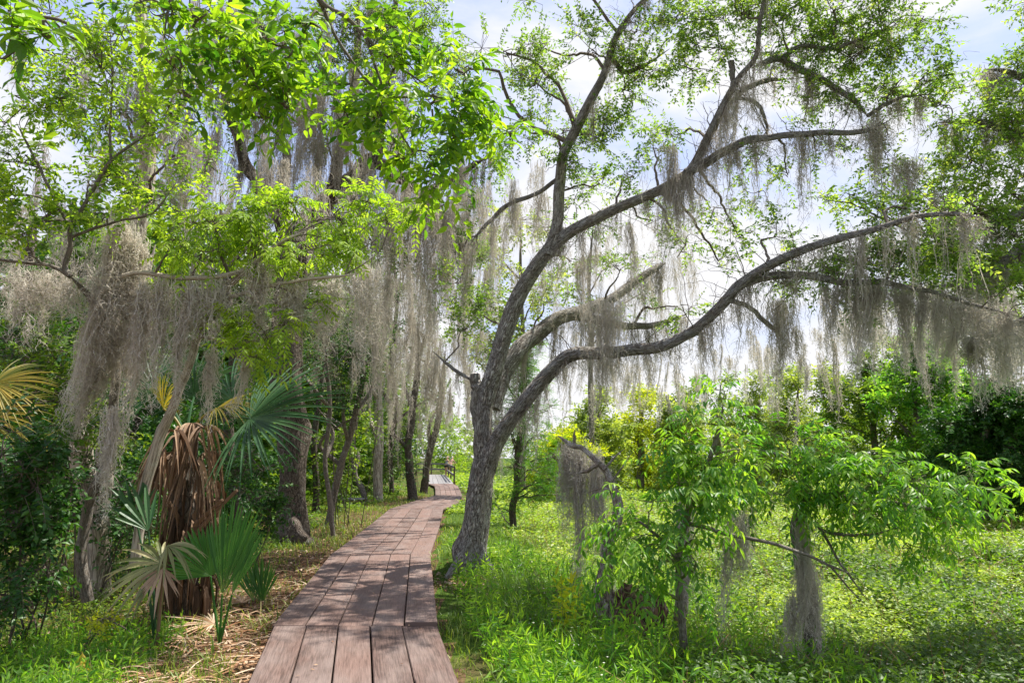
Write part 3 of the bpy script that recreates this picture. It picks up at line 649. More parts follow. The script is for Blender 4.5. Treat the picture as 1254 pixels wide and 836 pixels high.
B2 = L_(oak, [(905, 348, D - 2, 6.0), (940, 339, D - 2.1, 5.1), (985, 337, D - 2.3, 4.7), (1030, 345, D - 2.5, 4.2), (1075, 345, D - 2.6, 3.8), (1110, 352, D - 2.7, 3.4), (1150, 360, D - 2.8, 2.5), (1200, 375, D - 2.9, 2.1), (1250, 388, D - 3, 1.7)], sides=12)
B3 = L_(oak, [(890, 366, D - 1.9, 3.5), (915, 375, D - 1.9, 3), (945, 400, D - 1.9, 3), (965, 420, D - 1.9, 2)], sides=8)
Cm = L_(oak, [(604, 500, D + .1, 8.8), (617, 460, D + .3, 10.1), (635, 430, D + .5, 10.1), (660, 405, D + .7, 9.2), (700, 385, D + .9, 8.4), (735, 372, D + 1.1, 7.0), (765, 355, D + 1.3, 5.3), (800, 330, D + 1.5, 4.4), (815, 322, D + 1.6, 3.1)], sides=16, lump=3)
C2 = L_(oak, [(700, 385, D + .9, 7), (745, 395, D + 1.1, 5), (790, 400, D + 1.3, 4), (840, 385, D + 1.5, 3)], sides=8)
# dead stub in the crotch on the left
St = L_(oak, [(590, 545, D + .05, 9), (585, 500, D + .05, 7.5), (583, 470, D + .05, 7), (582, 458, D + .05, 6)], sides=12)
K1 = L_(oak, [(688, 215, D - .2, 3), (660, 235, D, 3), (625, 250, D + .2, 3), (595, 275, D + .4, 2.5), (575, 300, D + .6, 2)], sides=6)
K2 = L_(oak, [(600, 475, D, 2.5), (560, 455, D + .2, 2.5), (530, 430, D + .4, 2)], sides=6)
tips = [
 (620, 65, 11, 48, 42, 48), (575, 85, 11.3, 35, 40, 30), (655, 100, 10.8, 45, 45, 45), (640, 150, 11, 40, 35, 36), (690, 160, 10.6, 35, 25, 30), (668, 60, 10.9, 30, 30, 22),
 (735, 170, 10.2, 38, 40, 55), (765, 110, 10.1, 35, 40, 50), (725, 60, 10.3, 38, 38, 45), (700, 185, 10.5, 30, 28, 34), (780, 40, 10, 40, 30, 40), (790, 85, 10, 30, 30, 34),
 (850, 25, 9.8, 45, 35, 70), (905, 20, 9.6, 45, 35, 75), (850, 85, 9.8, 35, 28, 34), (880, 60, 9.7, 38, 30, 55), (960, 20, 9.6, 45, 30, 70), (1020, 15, 9.5, 45, 28, 65), (1075, 25, 9.4, 45, 28, 60), (985, 60, 9.6, 45, 28, 55), (1040, 70, 9.5, 42, 28, 55),
 (1100, 60, 9.3, 38, 30, 44), (1130, 20, 9.3, 30, 25, 30), (1020, 110, 9.6, 35, 25, 35), (1095, 105, 9.4, 38, 28, 46), (1135, 90, 9.4, 35, 30, 40), (1150, 130, 9.4, 42, 28, 46), (985, 135, 9.6, 30, 22, 22), (1060, 60, 9.3, 30, 25, 25),
 (800, 270, 10.6, 35, 25, 26), (775, 215, 10.5, 35, 28, 22), (830, 165, 10.3, 30, 28, 22), (870, 255, 10, 30, 22, 18), (930, 235, 9.8, 28, 22, 16), (965, 215, 9.7, 28, 18, 12), (1000, 185, 9.6, 28, 16, 12), (930, 190, 9.6, 25, 20, 12),
 (1015, 330, 8.7, 45, 16, 55), (1060, 318, 8.4, 45, 18, 60), (1110, 315, 8.2, 40, 20, 55), (960, 345, 8.9, 30, 14, 26), (1040, 365, 8.6, 30, 20, 20), (1150, 300, 8.0, 35, 25, 40),
 (830, 375, 11, 35, 20, 18), (760, 330, 11.4, 35, 22, 18), (700, 320, 11.2, 30, 22, 12), (665, 370, 11.3, 25, 22, 10),
 (560, 345, 11.6, 28, 30, 46), (585, 380, 11.4, 24, 28, 46), (600, 415, 11.4, 18, 18, 24), (570, 400, 11.6, 22, 20, 26), (590, 320, 11.6, 22, 16, 18),
 (700, 250, 11, 30, 26, 20), (735, 225, 10.8, 28, 24, 18), (840, 300, 10.2, 34, 24, 20), (880, 320, 10, 30, 20, 14), (905, 290, 9.9, 30, 22, 14), (800, 180, 10.3, 26, 22, 14), (950, 290, 9.3, 34, 16, 18), (1100, 255, 8.6, 36, 20, 34), (1140, 270, 8.3, 36, 20, 34), (1180, 290, 8.0, 36, 24, 40), (1085, 190, 9.3, 28, 22, 20),
 (860, -60, 9.6, 80, 45, 90), (980, -60, 9.4, 80, 45, 90), (740, -60, 10, 70, 45, 70), (1080, -50, 9.2, 60, 40, 60), (640, -40, 10.8, 60, 45, 50)]
tips = [(*q[:5], int(q[5] * 1.35)) for q in tips]
B_(oak, tips, ln=.32, nleaf=14, lsize=.066, T=T_SMALL, aspect=.46, droop=.12)
done(oak, 'oakbark', 'oakleaf')

# --- a second oak: out of the frame on the right, its mossy limbs reach in
rb = np.array([9.6, 8.9, float(ground_z(9.6, 8.9))])
ro = tree('live_oak', rb, 'leafy mossy oak limbs reaching in over the meadow from the right edge', cat='oak tree')
ro['limbs'].append(tube(ro['tr'], np.array([[9.6, 8.9, rb[2] - .3, .5], [9.6, 8.9, 1, .36], [9.7, 9.0, 3, .32], [9.9, 9.2, 5, .25], [10.3, 9.4, 7, .16], [10.9, 9.6, 8.6, .08]]), sides=20, per=7, lump=4))
for rows in ([(1420, 420, 9.5, 16), (1340, 330, 9.4, 12), (1280, 262, 9.3, 9), (1235, 268, 9.3, 7), (1200, 285, 9.3, 5), (1165, 300, 9.2, 3.5), (1120, 305, 9.1, 3)],
             [(1300, 280, 9.3, 8), (1260, 300, 9.2, 6), (1215, 330, 9.1, 5), (1180, 345, 9, 4), (1140, 352, 8.9, 3)],
             [(1400, 300, 9.4, 12), (1320, 200, 9.5, 9), (1250, 165, 9.6, 6), (1195, 150, 9.6, 4), (1150, 150, 9.6, 2.5)],
             [(1380, 360, 9.4, 10), (1300, 370, 9.1, 7), (1250, 395, 8.9, 5), (1210, 410, 8.8, 3), (1180, 415, 8.8, 2)],
             [(1330, 200, 9.5, 7), (1290, 120, 9.8, 5), (1240, 90, 9.9, 3.5), (1205, 85, 9.9, 2.5)]): L_(ro, rows, sides=12, lump=2)
B_(ro, [(1235, 95, 10, 35, 28, 60), (1205, 150, 9.8, 38, 32, 70), (1245, 165, 9.6, 40, 35, 80), (1190, 200, 9.5, 40, 30, 70), (1235, 230, 9.4, 38, 32, 70), (1160, 235, 9.4, 35, 25, 40), (1195, 262, 9.3, 40, 22, 50), (1245, 290, 9.2, 35, 28, 55), (1215, 320, 9.1, 40, 25, 55), (1170, 330, 9, 35, 18, 35), (1120, 300, 9.1, 30, 18, 30), (1250, 350, 9, 35, 25, 40),
          (1080, 225, 9.6, 25, 25, 18), (1040, 240, 9.7, 25, 22, 18), (1300, 120, 9.8, 60, 60, 90), (1320, 250, 9.4, 60, 60, 90), (1010, 245, 9.8, 22, 18, 12), (1330, 20, 9.8, 80, 50, 80)], ln=.33, nleaf=15, lsize=.072, aspect=.46, many=1.3, droop=.15, tint=(.3, 1))
done(ro, 'oakbark', 'oakleaf')

# --- big dark-limbed oak behind the left bank
bb = on_ground(357, 668); DB = depth_of(bb)
bo = tree('live_oak', bb, 'dark upright oak at the litter-strewn left path edge with crooked limbs high in the moss', cat='oak tree')
L_(bo, [(356, 688, DB, 27), (356, 668, DB, 22), (357, 640, DB, 18), (357, 600, DB, 16.5), (356, 540, DB, 16), (354, 470, DB, 17.5), (352, 400, DB, 17), (358, 340, DB, 16.5), (372, 290, DB, 16), (392, 255, DB, 14)], sides=28, per=8, lump=5, wig=.12)
for a, b, c in ((384, 672, 5), (332, 674, 6), (347, 682, 5), (370, 680, 5)):
    L_(bo, [(357, 635, DB - .2, 8), ((a + 357) / 2, 660, DB - .3, 9), (a, b, DB - .4, c), (a + (a - 357) * .3, b + 9, DB - .5, 5)], sides=10)
for rows in ([(385, 262, DB, 12), (405, 240, DB - .2, 10.5), (430, 222, DB - .3, 9.5), (446, 205, DB - .4, 8), (462, 170, DB - .4, 6.5), (470, 110, DB - .4, 5.5), (480, 40, DB - .4, 4.5), (490, -30, DB - .4, 3)],
             [(430, 222, DB - .3, 8), (455, 200, DB - .3, 8), (478, 205, DB - .3, 8), (495, 222, DB - .3, 7), (520, 235, DB - .3, 5.5), (560, 215, DB - .3, 4.5), (600, 190, DB - .2, 3)],
             [(362, 320, DB, 12), (340, 260, DB + .2, 10), (322, 225, DB + .3, 9), (300, 205, DB + .4, 7), (285, 150, DB + .5, 5.5), (275, 80, DB + .5, 4.5), (270, 0, DB + .6, 3.5)],
             [(405, 240, DB - .1, 8), (415, 190, DB + .2, 6.5), (432, 130, DB + .3, 5.5), (436, 60, DB + .4, 4.5), (440, -20, DB + .5, 3)],
             [(340, 260, DB + .2, 7), (350, 200, DB, 5), (345, 140, DB, 4), (350, 60, DB, 3)],
             [(520, 235, DB - .3, 4), (545, 270, DB - .4, 3), (575, 300, DB - .5, 2.5)]): L_(bo, rows, sides=12, lump=3, wig=.5)
B_(bo, [(480, 60, 13.4, 50, 45, 70), (520, 30, 13.4, 50, 35, 60), (430, 40, 13.6, 50, 40, 70), (540, 90, 13.4, 35, 35, 40), (390, 90, 13.8, 45, 40, 50), (350, 40, 13.8, 50, 40, 60), (290, 60, 14, 45, 45, 60), (395, 155, 13.5, 28, 28, 40), (300, 130, 14, 40, 35, 40), (520, 160, 13.4, 40, 30, 34), (600, 190, 13.4, 35, 30, 30), (570, 150, 13.4, 30, 25, 20),
          (560, 250, 13.2, 30, 25, 20), (450, 280, 13.3, 35, 28, 26), (500, 290, 13.3, 35, 30, 26), (580, 300, 13, 30, 28, 20), (440, -50, 13.6, 110, 40, 60)], ln=.36, nleaf=15, lsize=.078, aspect=.46, many=1.7, tint=(0, .75), droop=.15)
done(bo, 'darkbark', 'oakleaf')
# --- lichened stem with heavy moss, near left
b = on_ground(118, 728); d = depth_of(b)
t = tree('mossy_tree', b, 'pale lichen-blotched tree stem standing in the dark shrubs at the left, moss pouring down it')
L_(t, [(116, 752, d, 20), (118, 728, d, 17), (117, 690, d, 14), (118, 640, d, 13), (112, 590, d, 13), (104, 545, d, 12), (106, 500, d, 12), (116, 460, d, 11), (130, 410, d + .2, 10), (148, 350, d + .4, 9), (168, 280, d + .6, 9), (180, 200, d + .8, 9), (182, 120, d + 1, 8), (175, 50, d + 1.2, 7), (172, -40, d + 1.3, 5)], sides=18, per=7, lump=6, wig=.4)
L_(t, [(118, 640, d, 8), (128, 600, d - .1, 8), (126, 550, d - .2, 7), (135, 500, d - .2, 6), (148, 440, d - .2, 5), (170, 380, d, 4), (190, 300, d + .2, 4)], sides=10)
L_(t, [(180, 200, d + .8, 5), (210, 150, d + 1, 4), (240, 90, d + 1.2, 3.5), (250, 20, d + 1.4, 3)], sides=8)
L_(t, [(175, 240, d + .7, 4), (140, 200, d + .8, 3), (100, 190, d + .9, 2)], sides=8)
B_(t, [(120, 50, 9, 70, 40, 70), (60, 20, 9, 60, 40, 60), (200, 40, 9.2, 50, 40, 50), (250, 100, 9.5, 45, 40, 50), (215, 190, 9, 40, 35, 40), (140, 130, 9, 50, 35, 50), (90, 90, 9, 45, 40, 50)], ln=.34, nleaf=12, lsize=.075, aspect=.45, droop=.2, tint=(.05, .8), many=.75)
done(t, 'palebark', 'brightleaf')

# --- thin leaning stem crossing the palmetto, carrying the bright sprays at the left
d = 6.6
b2 = P(165, 700, d); b2[2] = float(ground_z(b2[0], b2[1]))
t = tree('leaning_tree', b2, 'thin pinkish-grey stem leaning right across the dead palm fronds under bright sprays')
L_(t, [(165, 690, d, 6.5), (172, 640, d, 6), (180, 590, d, 6), (196, 540, d, 6), (212, 500, d, 5.5), (226, 455, d, 5), (240, 410, d, 5), (262, 370, d, 4.5), (300, 335, d, 3.5), (340, 300, d, 2.5), (380, 280, d, 2)], sides=10, lump=6, wig=.5)
L_(t, [(150, 338, d - .2, 2.6), (175, 334, d - .2, 3), (205, 338, d - .2, 3), (240, 341, d - .2, 3), (275, 338, d - .1, 3), (302, 328, d, 2.5), (318, 315, d, 1.6)], sides=7, lump=4)
L_(t, [(262, 370, d, 3), (330, 350, d, 2.5), (400, 340, d, 2.2), (440, 335, d, 1.6)], sides=7)
L_(t, [(240, 410, d, 2.5), (290, 420, d, 2), (340, 410, d, 1.6)], sides=6)
B_(t, [(260, 270, 6.6, 45, 22, 34), (310, 255, 6.7, 45, 22, 36), (360, 262, 6.8, 45, 24, 36), (410, 265, 6.9, 40, 24, 32), (450, 250, 7, 30, 20, 22), (250, 310, 6.5, 40, 20, 26), (320, 300, 6.6, 45, 22, 32), (380, 305, 6.8, 42, 22, 30), (430, 300, 7, 30, 20, 18), (475, 272, 7, 28, 20, 18), (510, 268, 7, 22, 16, 12),
         (270, 405, 6.5, 34, 20, 22), (315, 400, 6.5, 34, 22, 24), (290, 435, 6.4, 30, 18, 18), (345, 395, 6.6, 30, 18, 16), (375, 375, 6.7, 25, 14, 10), (215, 290, 6.4, 20, 16, 10)],
   ln=.26, nleaf=12, lsize=.074, T=T_BIG, aspect=.36, droop=.35, pinnate=True, spread=.8, ldroop=.45, twr=.0018, tint=(.35, 1), many=1.6)
done(t, 'palebark', 'brightleaf')

# --- open sapling fork at the far left, bright leaves
b = on_ground(60, 740); d = 6.2
b2 = P(108, 735, 7.4); b2[2] = float(ground_z(b2[0], b2[1]))
t = tree('sapling', b2, 'dark forking sapling with bright yellow-green leaves at the far left of the path', cat='small tree')
L_(t, [(108, 735, 7.4, 7), (100, 680, 7.4, 6.5), (108, 620, 7.4, 6), (130, 560, 7.3, 6), (140, 490, 7.1, 5.5), (138, 430, 6.9, 5), (118, 375, 6.6, 4.5), (86, 338, d, 4)], sides=10, lump=4)
L_(t, [(86, 338, d, 3.6), (80, 325, d, 3.2), (86, 300, d, 3), (88, 276, d, 2.8), (105, 250, d, 2.5), (120, 220, d, 2.2), (135, 198, d, 2), (160, 178, d, 1.6), (190, 160, d, 1)], sides=7)
L_(t, [(86, 338, d, 3.2), (68, 328, d, 2.6), (40, 322, d, 2.3), (0, 318, d, 2), (-40, 310, d, 1.5)], sides=7)
L_(t, [(86, 276, d, 2.4), (76, 262, d, 2), (56, 220, d, 1.8), (35, 180, d, 1.5), (20, 150, d, 1.1)], sides=6)
L_(t, [(88, 290, d, 2), (110, 282, d, 1.8), (145, 270, d, 1.6), (185, 262, d, 1.4), (215, 225, d, 1)], sides=6)
L_(t, [(136, 200, d, 1.8), (135, 150, d, 1.5), (138, 90, d, 1.2), (134, 30, d, 1)], sides=6)
L_(t, [(10, 10, d + .4, 1.6), (50, 20, d + .4, 2), (85, 30, d + .4, 2), (105, 48, d + .4, 1.5)], sides=6)
B_(t, [(30, 130, 6.2, 40, 35, 46), (80, 120, 6.3, 40, 35, 46), (130, 90, 6.2, 40, 35, 46), (130, 150, 6.2, 35, 25, 32), (180, 150, 6.3, 30, 25, 26), (30, 190, 6.2, 35, 30, 32), (20, 240, 6.1, 35, 30, 34), (55, 270, 6.1, 35, 25, 30), (110, 225, 6.2, 35, 28, 34), (160, 225, 6.2, 38, 26, 38), (190, 245, 6.3, 28, 22, 24), (130, 265, 6.2, 30, 15, 16), (30, 300, 6.1, 35, 20, 26), (150, 40, 6.3, 40, 35, 40), (200, 20, 6.3, 40, 30, 36), (230, 100, 6.4, 35, 30, 30), (210, 140, 6.4, 25, 20, 18), (245, 150, 6.5, 22, 20, 14), (255, 200, 6.6, 22, 18, 12), (60, 60, 6.2, 40, 30, 26), (10, 60, 6.2, 35, 35, 26), (-30, 200, 6, 40, 80, 60)],
   ln=.26, nleaf=10, lsize=.062, T=T_BIG, aspect=.46, droop=.15, tint=(.1, 1), twr=.0018, many=1.0)
done(t, 'greybark', 'brightleaf')

# --- tree whose branches hang over the camera from the left, trunk out of the frame
t0 = np.array([-3.1, 1.3, float(ground_z(-3.1, 1.3))])
t = tree('overhanging_tree', t0, 'near tree reaching in from above with big glossy backlit leaves across the top left')
t['limbs'].append(tube(t['tr'], np.array([[-3.1, 1.3, -.4, .17], [-3.05, 1.35, 1.2, .14], [-3.1, 1.5, 2.6, .12], [-2.7, 1.9, 3.9, .09], [-2.0, 2.4, 4.6, .05], [-1.2, 2.9, 4.7, .03]]), sides=14, per=6, lump=4))
d = 3.4
for rows in ([(250, -260, 3.2, 12), (330, -100, 3.3, 8), (390, -2, 3.4, 3.4), (425, 22, 3.4, 2.8), (448, 46, 3.4, 2.2), (480, 75, 3.4, 1.8), (530, 110, 3.4, 1.4)],
             [(390, -2, 3.4, 3), (420, 60, 3.5, 2), (470, 115, 3.5, 1.8), (530, 118, 3.5, 1.7), (590, 135, 3.5, 1.5), (640, 150, 3.5, .8)],
             [(448, 46, 3.4, 2), (470, 110, 3.4, 1.6), (490, 160, 3.4, 1.2), (520, 210, 3.4, .9)],
             [(330, -100, 3.3, 6), (290, -20, 3.1, 3), (280, 30, 3.1, 2), (300, 80, 3.1, 1.6), (330, 130, 3.1, 1)],
             [(330, -100, 3.3, 6), (240, -60, 2.9, 3), (210, 0, 2.8, 2), (200, 50, 2.8, 1.4)],
             [(250, -260, 3.2, 8), (100, -160, 2.2, 5), (40, -60, 2.0, 3), (20, 20, 1.9, 2), (30, 60, 1.9, 1.4)]): L_(t, rows, sides=8, lump=2)
B_(t, [(480, 90, 3.4, 50, 32, 26), (530, 130, 3.4, 48, 32, 28), (470, 140, 3.4, 45, 30, 26), (560, 170, 3.4, 35, 25, 16), (500, 190, 3.4, 40, 26, 20), (540, 215, 3.4, 30, 20, 14), (430, 100, 3.5, 35, 35, 18), (600, 150, 3.5, 32, 18, 10), (560, 90, 3.5, 32, 24, 12), (470, 50, 3.5, 40, 26, 14), (625, 165, 3.5, 18, 12, 5), (420, 150, 3.5, 25, 20, 8),
         (300, 40, 3.1, 55, 32, 26), (350, 60, 3.1, 45, 34, 24), (310, 90, 3.1, 45, 28, 22), (345, 125, 3.1, 32, 20, 14), (380, 30, 3.2, 35, 30, 16), (320, 145, 3.1, 18, 12, 6), (240, 25, 2.9, 40, 28, 16), (200, 15, 2.8, 35, 22, 12), (210, 75, 2.8, 28, 28, 10), (225, 115, 2.8, 18, 14, 5),
         (15, 55, 1.9, 30, 30, 6, dict(ln=.12)), (60, 40, 1.9, 25, 25, 5, dict(ln=.12))],
   ln=.20, nleaf=9, lsize=.072, T=T_BIG, aspect=.42, droop=.25, ldroop=.35, tint=(.1, 1), twr=.0014)
done(t, 'greybark', 'nearleaf')

# --- slender trees of the moss-hung thicket left of the path
slender = [
 ('pale smooth slender trunk standing upright beside the bend of the path', 'palebark', [(463, 614, 0, 8), (463, 590, 0, 7.5), (463, 540, 0, 7.5), (464, 490, 0, 7), (462, 430, 0, 6), (470, 380, 0, 5), (480, 320, 0, 4)], [(470, 380, 40, 40, 20), (500, 330, 40, 40, 20)]),
 ('dark stem leaning right towards the path just before the far deck', 'darkbark', [(518, 606, 0, 7), (522, 580, 0, 5.5), (527, 550, 0, 5.5), (535, 520, 0, 5), (542, 480, 0, 4), (545, 430, 0, 3)], [(545, 440, 35, 45, 26), (525, 490, 25, 20, 12)]),
 ('thick dark stem wrapped in vines at the grass edge left of the far bend', 'darkbark', [(505, 613, 0, 9), (504, 590, 0, 7), (500, 550, 0, 6), (505, 500, 0, 5.5), (512, 440, 0, 5), (505, 380, 0, 4)], [(505, 400, 35, 45, 30), (490, 560, 18, 22, 22)]),
 ('grey crooked stem leaning right over the small grey platform', 'greybark', [(402, 645, 0, 6.5), (408, 610, 0, 5.5), (418, 570, 0, 5.5), (426, 540, 0, 5), (436, 505, 0, 5), (446, 450, 0, 4), (440, 380, 0, 4), (430, 330, 0, 3)], [(440, 420, 35, 35, 26), (400, 440, 40, 40, 40)]),
 ('pair of dark crooked stems behind the low grey platform', 'darkbark', [(386, 628, 0, 6), (388, 590, 0, 5), (384, 540, 0, 5), (392, 480, 0, 4.5), (400, 420, 0, 4), (392, 350, 0, 3)], [(395, 400, 40, 40, 40), (370, 450, 30, 30, 26)]),
 ('curved brown stem sweeping to the ground right of the low platform', 'greybark', [(448, 616, 0, 4.5), (444, 600, 0, 4.5), (434, 580, 0, 4), (432, 550, 0, 3.5), (438, 510, 0, 3), (450, 470, 0, 2.5)], [(445, 500, 22, 20, 12)]),
 ('slim grey stem in the shade just right of the big dark upright oak', 'greybark', [(408, 660, 0, 4), (405, 620, 0, 4), (398, 560, 0, 3.5), (404, 500, 0, 3.5), (398, 420, 0, 3)], [(400, 430, 30, 30, 24)]),
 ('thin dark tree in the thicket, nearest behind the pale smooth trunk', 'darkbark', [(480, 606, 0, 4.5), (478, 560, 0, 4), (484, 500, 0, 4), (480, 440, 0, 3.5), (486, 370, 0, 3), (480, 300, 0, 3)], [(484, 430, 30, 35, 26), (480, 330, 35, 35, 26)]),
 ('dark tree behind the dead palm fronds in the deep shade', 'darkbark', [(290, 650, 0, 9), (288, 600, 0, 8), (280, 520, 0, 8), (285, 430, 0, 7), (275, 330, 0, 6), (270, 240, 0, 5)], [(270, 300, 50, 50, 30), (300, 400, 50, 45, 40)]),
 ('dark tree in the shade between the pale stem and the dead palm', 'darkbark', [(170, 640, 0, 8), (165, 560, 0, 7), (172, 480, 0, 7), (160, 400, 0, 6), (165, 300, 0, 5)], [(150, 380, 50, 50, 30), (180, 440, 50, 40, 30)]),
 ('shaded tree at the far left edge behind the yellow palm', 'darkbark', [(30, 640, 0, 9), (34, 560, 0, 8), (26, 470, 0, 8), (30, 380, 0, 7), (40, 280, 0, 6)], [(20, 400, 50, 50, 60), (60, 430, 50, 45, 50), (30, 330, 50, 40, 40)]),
]
for i, (lab, bark, rows, bl) in enumerate(slender):
    g = on_ground(rows[0][0], min(rows[0][1], 660)); dd = min(depth_of(g), 32)
    t = tree('slender_tree', P(rows[0][0], rows[0][1], dd), lab)
    t['root'].location.z = float(ground_z(t['root'].location.x, t['root'].location.y))
    L_(t, [(rows[0][0], rows[0][1] + 60 / dd, dd, rows[0][3] * 1.1)] + [(a, b_, dd, r * .78) for a, b_, _, r in rows], sides=10, lump=4, wig=.15)
    x, y = rows[-2][0], rows[-2][1]
    for q in range(3):
        k_ = rows[2 + q % (len(rows) - 2)]
        L_(t, [(k_[0], k_[1], dd, 3), (k_[0] + U(-30, 30), k_[1] - 30, dd + U(-.6, .6), 2.2), (k_[0] + U(-60, 60), k_[1] - U(40, 80), dd + U(-1, 1), 1.2)], sides=6)
    B_(t, [(a, b_, dd, rx, ry, int(n * 2.2)) for a, b_, rx, ry, n in bl], ln=.03 * dd * .8 + .1, nleaf=11, lsize=.035 + .0035 * dd, aspect=.45, droop=.15, tint=(0, .9))
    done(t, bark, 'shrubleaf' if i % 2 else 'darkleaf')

# --- small bright bald cypress between the limbs
b = on_ground(628, 652); d = depth_of(b)
t = tree('cypress', b, 'small bright green feathery cypress behind the leaning oak')
L_(t, [(628, 662, d, 6), (628, 652, d, 5), (629, 620, d, 4.2), (632, 590, d, 3.8), (636, 540, d, 3.2), (642, 480, d, 2.6), (648, 420, d, 1.6)], sides=8)
bl = []
for i in range(34):
    y = 425 + i * 6; hw = 10 + min(38, (y - 420) * .22); x = 642 + U(-.8, 1) * hw
    bl.append((x, y, d + U(-1, 1) * hw / 45, 26, 10, 48))
B_(t, bl, ln=.34, nleaf=14, lsize=.085, aspect=.22, droop=.25, pinnate=True, spread=1.0)
done(t, 'darkbark', 'cypressleaf')

# --- shrubs: foliage clumps on several stems
def shrub(px, py, d, clumps, label, leaf='shrubleaf', cat='shrub', name='shrub', lsize=.06, ln=.25, nleaf=10, T=T_SMALL, group=None, aspect=.5, stems=6, **k):
    b = P(px, py, d); b[2] = float(ground_z(b[0], b[1]))
    t = tree(name, b, label, group, cat)
    for i in range(stems):
        c = clumps[i % len(clumps)]; e = P(c[0] + U(-.5, .5) * c[2], c[1] + U(-.3, .3) * c[3], d + U(-.3, .3))
        s = b + np.array([U(-.35, .35), U(-.3, .3), -.05]); mth = s + (e - s) * .5 + np.array([U(-.1, .1), U(-.1, .1), .1]) * np.linalg.norm(e - s)
        t['limbs'].append(tube(t['tr'], np.array([[*s, .011], [*mth, .008], [*e, .004]]), sides=6, per=6, rough=.05))
    for c in clumps:
        R = np.array([c[2], (c[2] + c[3]) * .55, c[3]]) * d / F
        blob(t['lf'], t['tw'], P(c[0], c[1], d), R, c[4], feeder=None, ln=ln, nleaf=nleaf, lsize=lsize, T=T, aspect=aspect, **k)
    t['tr'].build('stem', M['darkbark'], t['root'], smooth=True); t['tw'].build('branchwork', M['twig'], t['root']); t['lf'].build('foliage', M[leaf], t['root'])
    return t
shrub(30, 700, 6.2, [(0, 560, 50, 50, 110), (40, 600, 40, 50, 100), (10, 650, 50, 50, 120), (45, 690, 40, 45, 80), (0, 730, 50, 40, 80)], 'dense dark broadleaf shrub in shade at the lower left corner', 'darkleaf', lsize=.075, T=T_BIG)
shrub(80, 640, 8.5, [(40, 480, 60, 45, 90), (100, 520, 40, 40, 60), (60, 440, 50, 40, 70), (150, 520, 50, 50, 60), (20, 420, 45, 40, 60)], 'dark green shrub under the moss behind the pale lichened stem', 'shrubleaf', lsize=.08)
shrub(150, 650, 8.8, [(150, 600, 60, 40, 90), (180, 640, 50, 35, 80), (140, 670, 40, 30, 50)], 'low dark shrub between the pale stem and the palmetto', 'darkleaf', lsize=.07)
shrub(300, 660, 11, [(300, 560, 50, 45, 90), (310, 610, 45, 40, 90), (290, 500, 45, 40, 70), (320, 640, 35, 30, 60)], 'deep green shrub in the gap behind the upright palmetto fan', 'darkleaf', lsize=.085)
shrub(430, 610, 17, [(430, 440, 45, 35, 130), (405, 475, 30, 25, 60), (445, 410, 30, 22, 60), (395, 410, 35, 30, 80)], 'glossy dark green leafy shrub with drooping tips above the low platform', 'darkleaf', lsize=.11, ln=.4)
shrub(475, 602, 32, [(475, 560, 35, 35, 110), (490, 520, 30, 30, 80), (455, 585, 25, 20, 60), (480, 470, 30, 30, 60)], 'yellow-green undergrowth shrub behind the pale trunk', 'shrubleaf', lsize=.13, ln=.5)
shrub(415, 612, 22, [(415, 560, 35, 35, 100), (400, 590, 30, 25, 70), (430, 520, 30, 30, 70)], 'olive shrub filling the gap behind the low platform', 'shrubleaf', lsize=.13, ln=.5)
shrub(560, 575, 70, [(535, 558, 16, 12, 80), (562, 552, 14, 18, 80), (550, 530, 20, 16, 90), (530, 515, 20, 16, 80)], 'sunlit green bush closing the view behind the people on the deck', 'brightleaf', lsize=.26, ln=1.0)
shrub(515, 590, 34, [(488, 565, 14, 18, 80), (500, 515, 16, 18, 90), (492, 490, 18, 20, 70)], 'leafy bush beside the stem leaning towards the far deck', 'shrubleaf', lsize=.2, ln=.7)
shrub(123, 790, 5.9, [(122, 758, 24, 14, 22), (118, 775, 18, 10, 12)], 'small yellow-leaved bush low in front of the dark shrubs', 'yellowleaf', cat='bush', name='bush', lsize=.04, ln=.1, stems=4)
shrub(560, 420, 13, [(572, 350, 22, 24, 50), (560, 385, 22, 20, 45), (590, 400, 20, 16, 35)], 'blue-green leafy clump close left of the oak trunk', 'shrubleaf', lsize=.08, ln=.3) if False else None

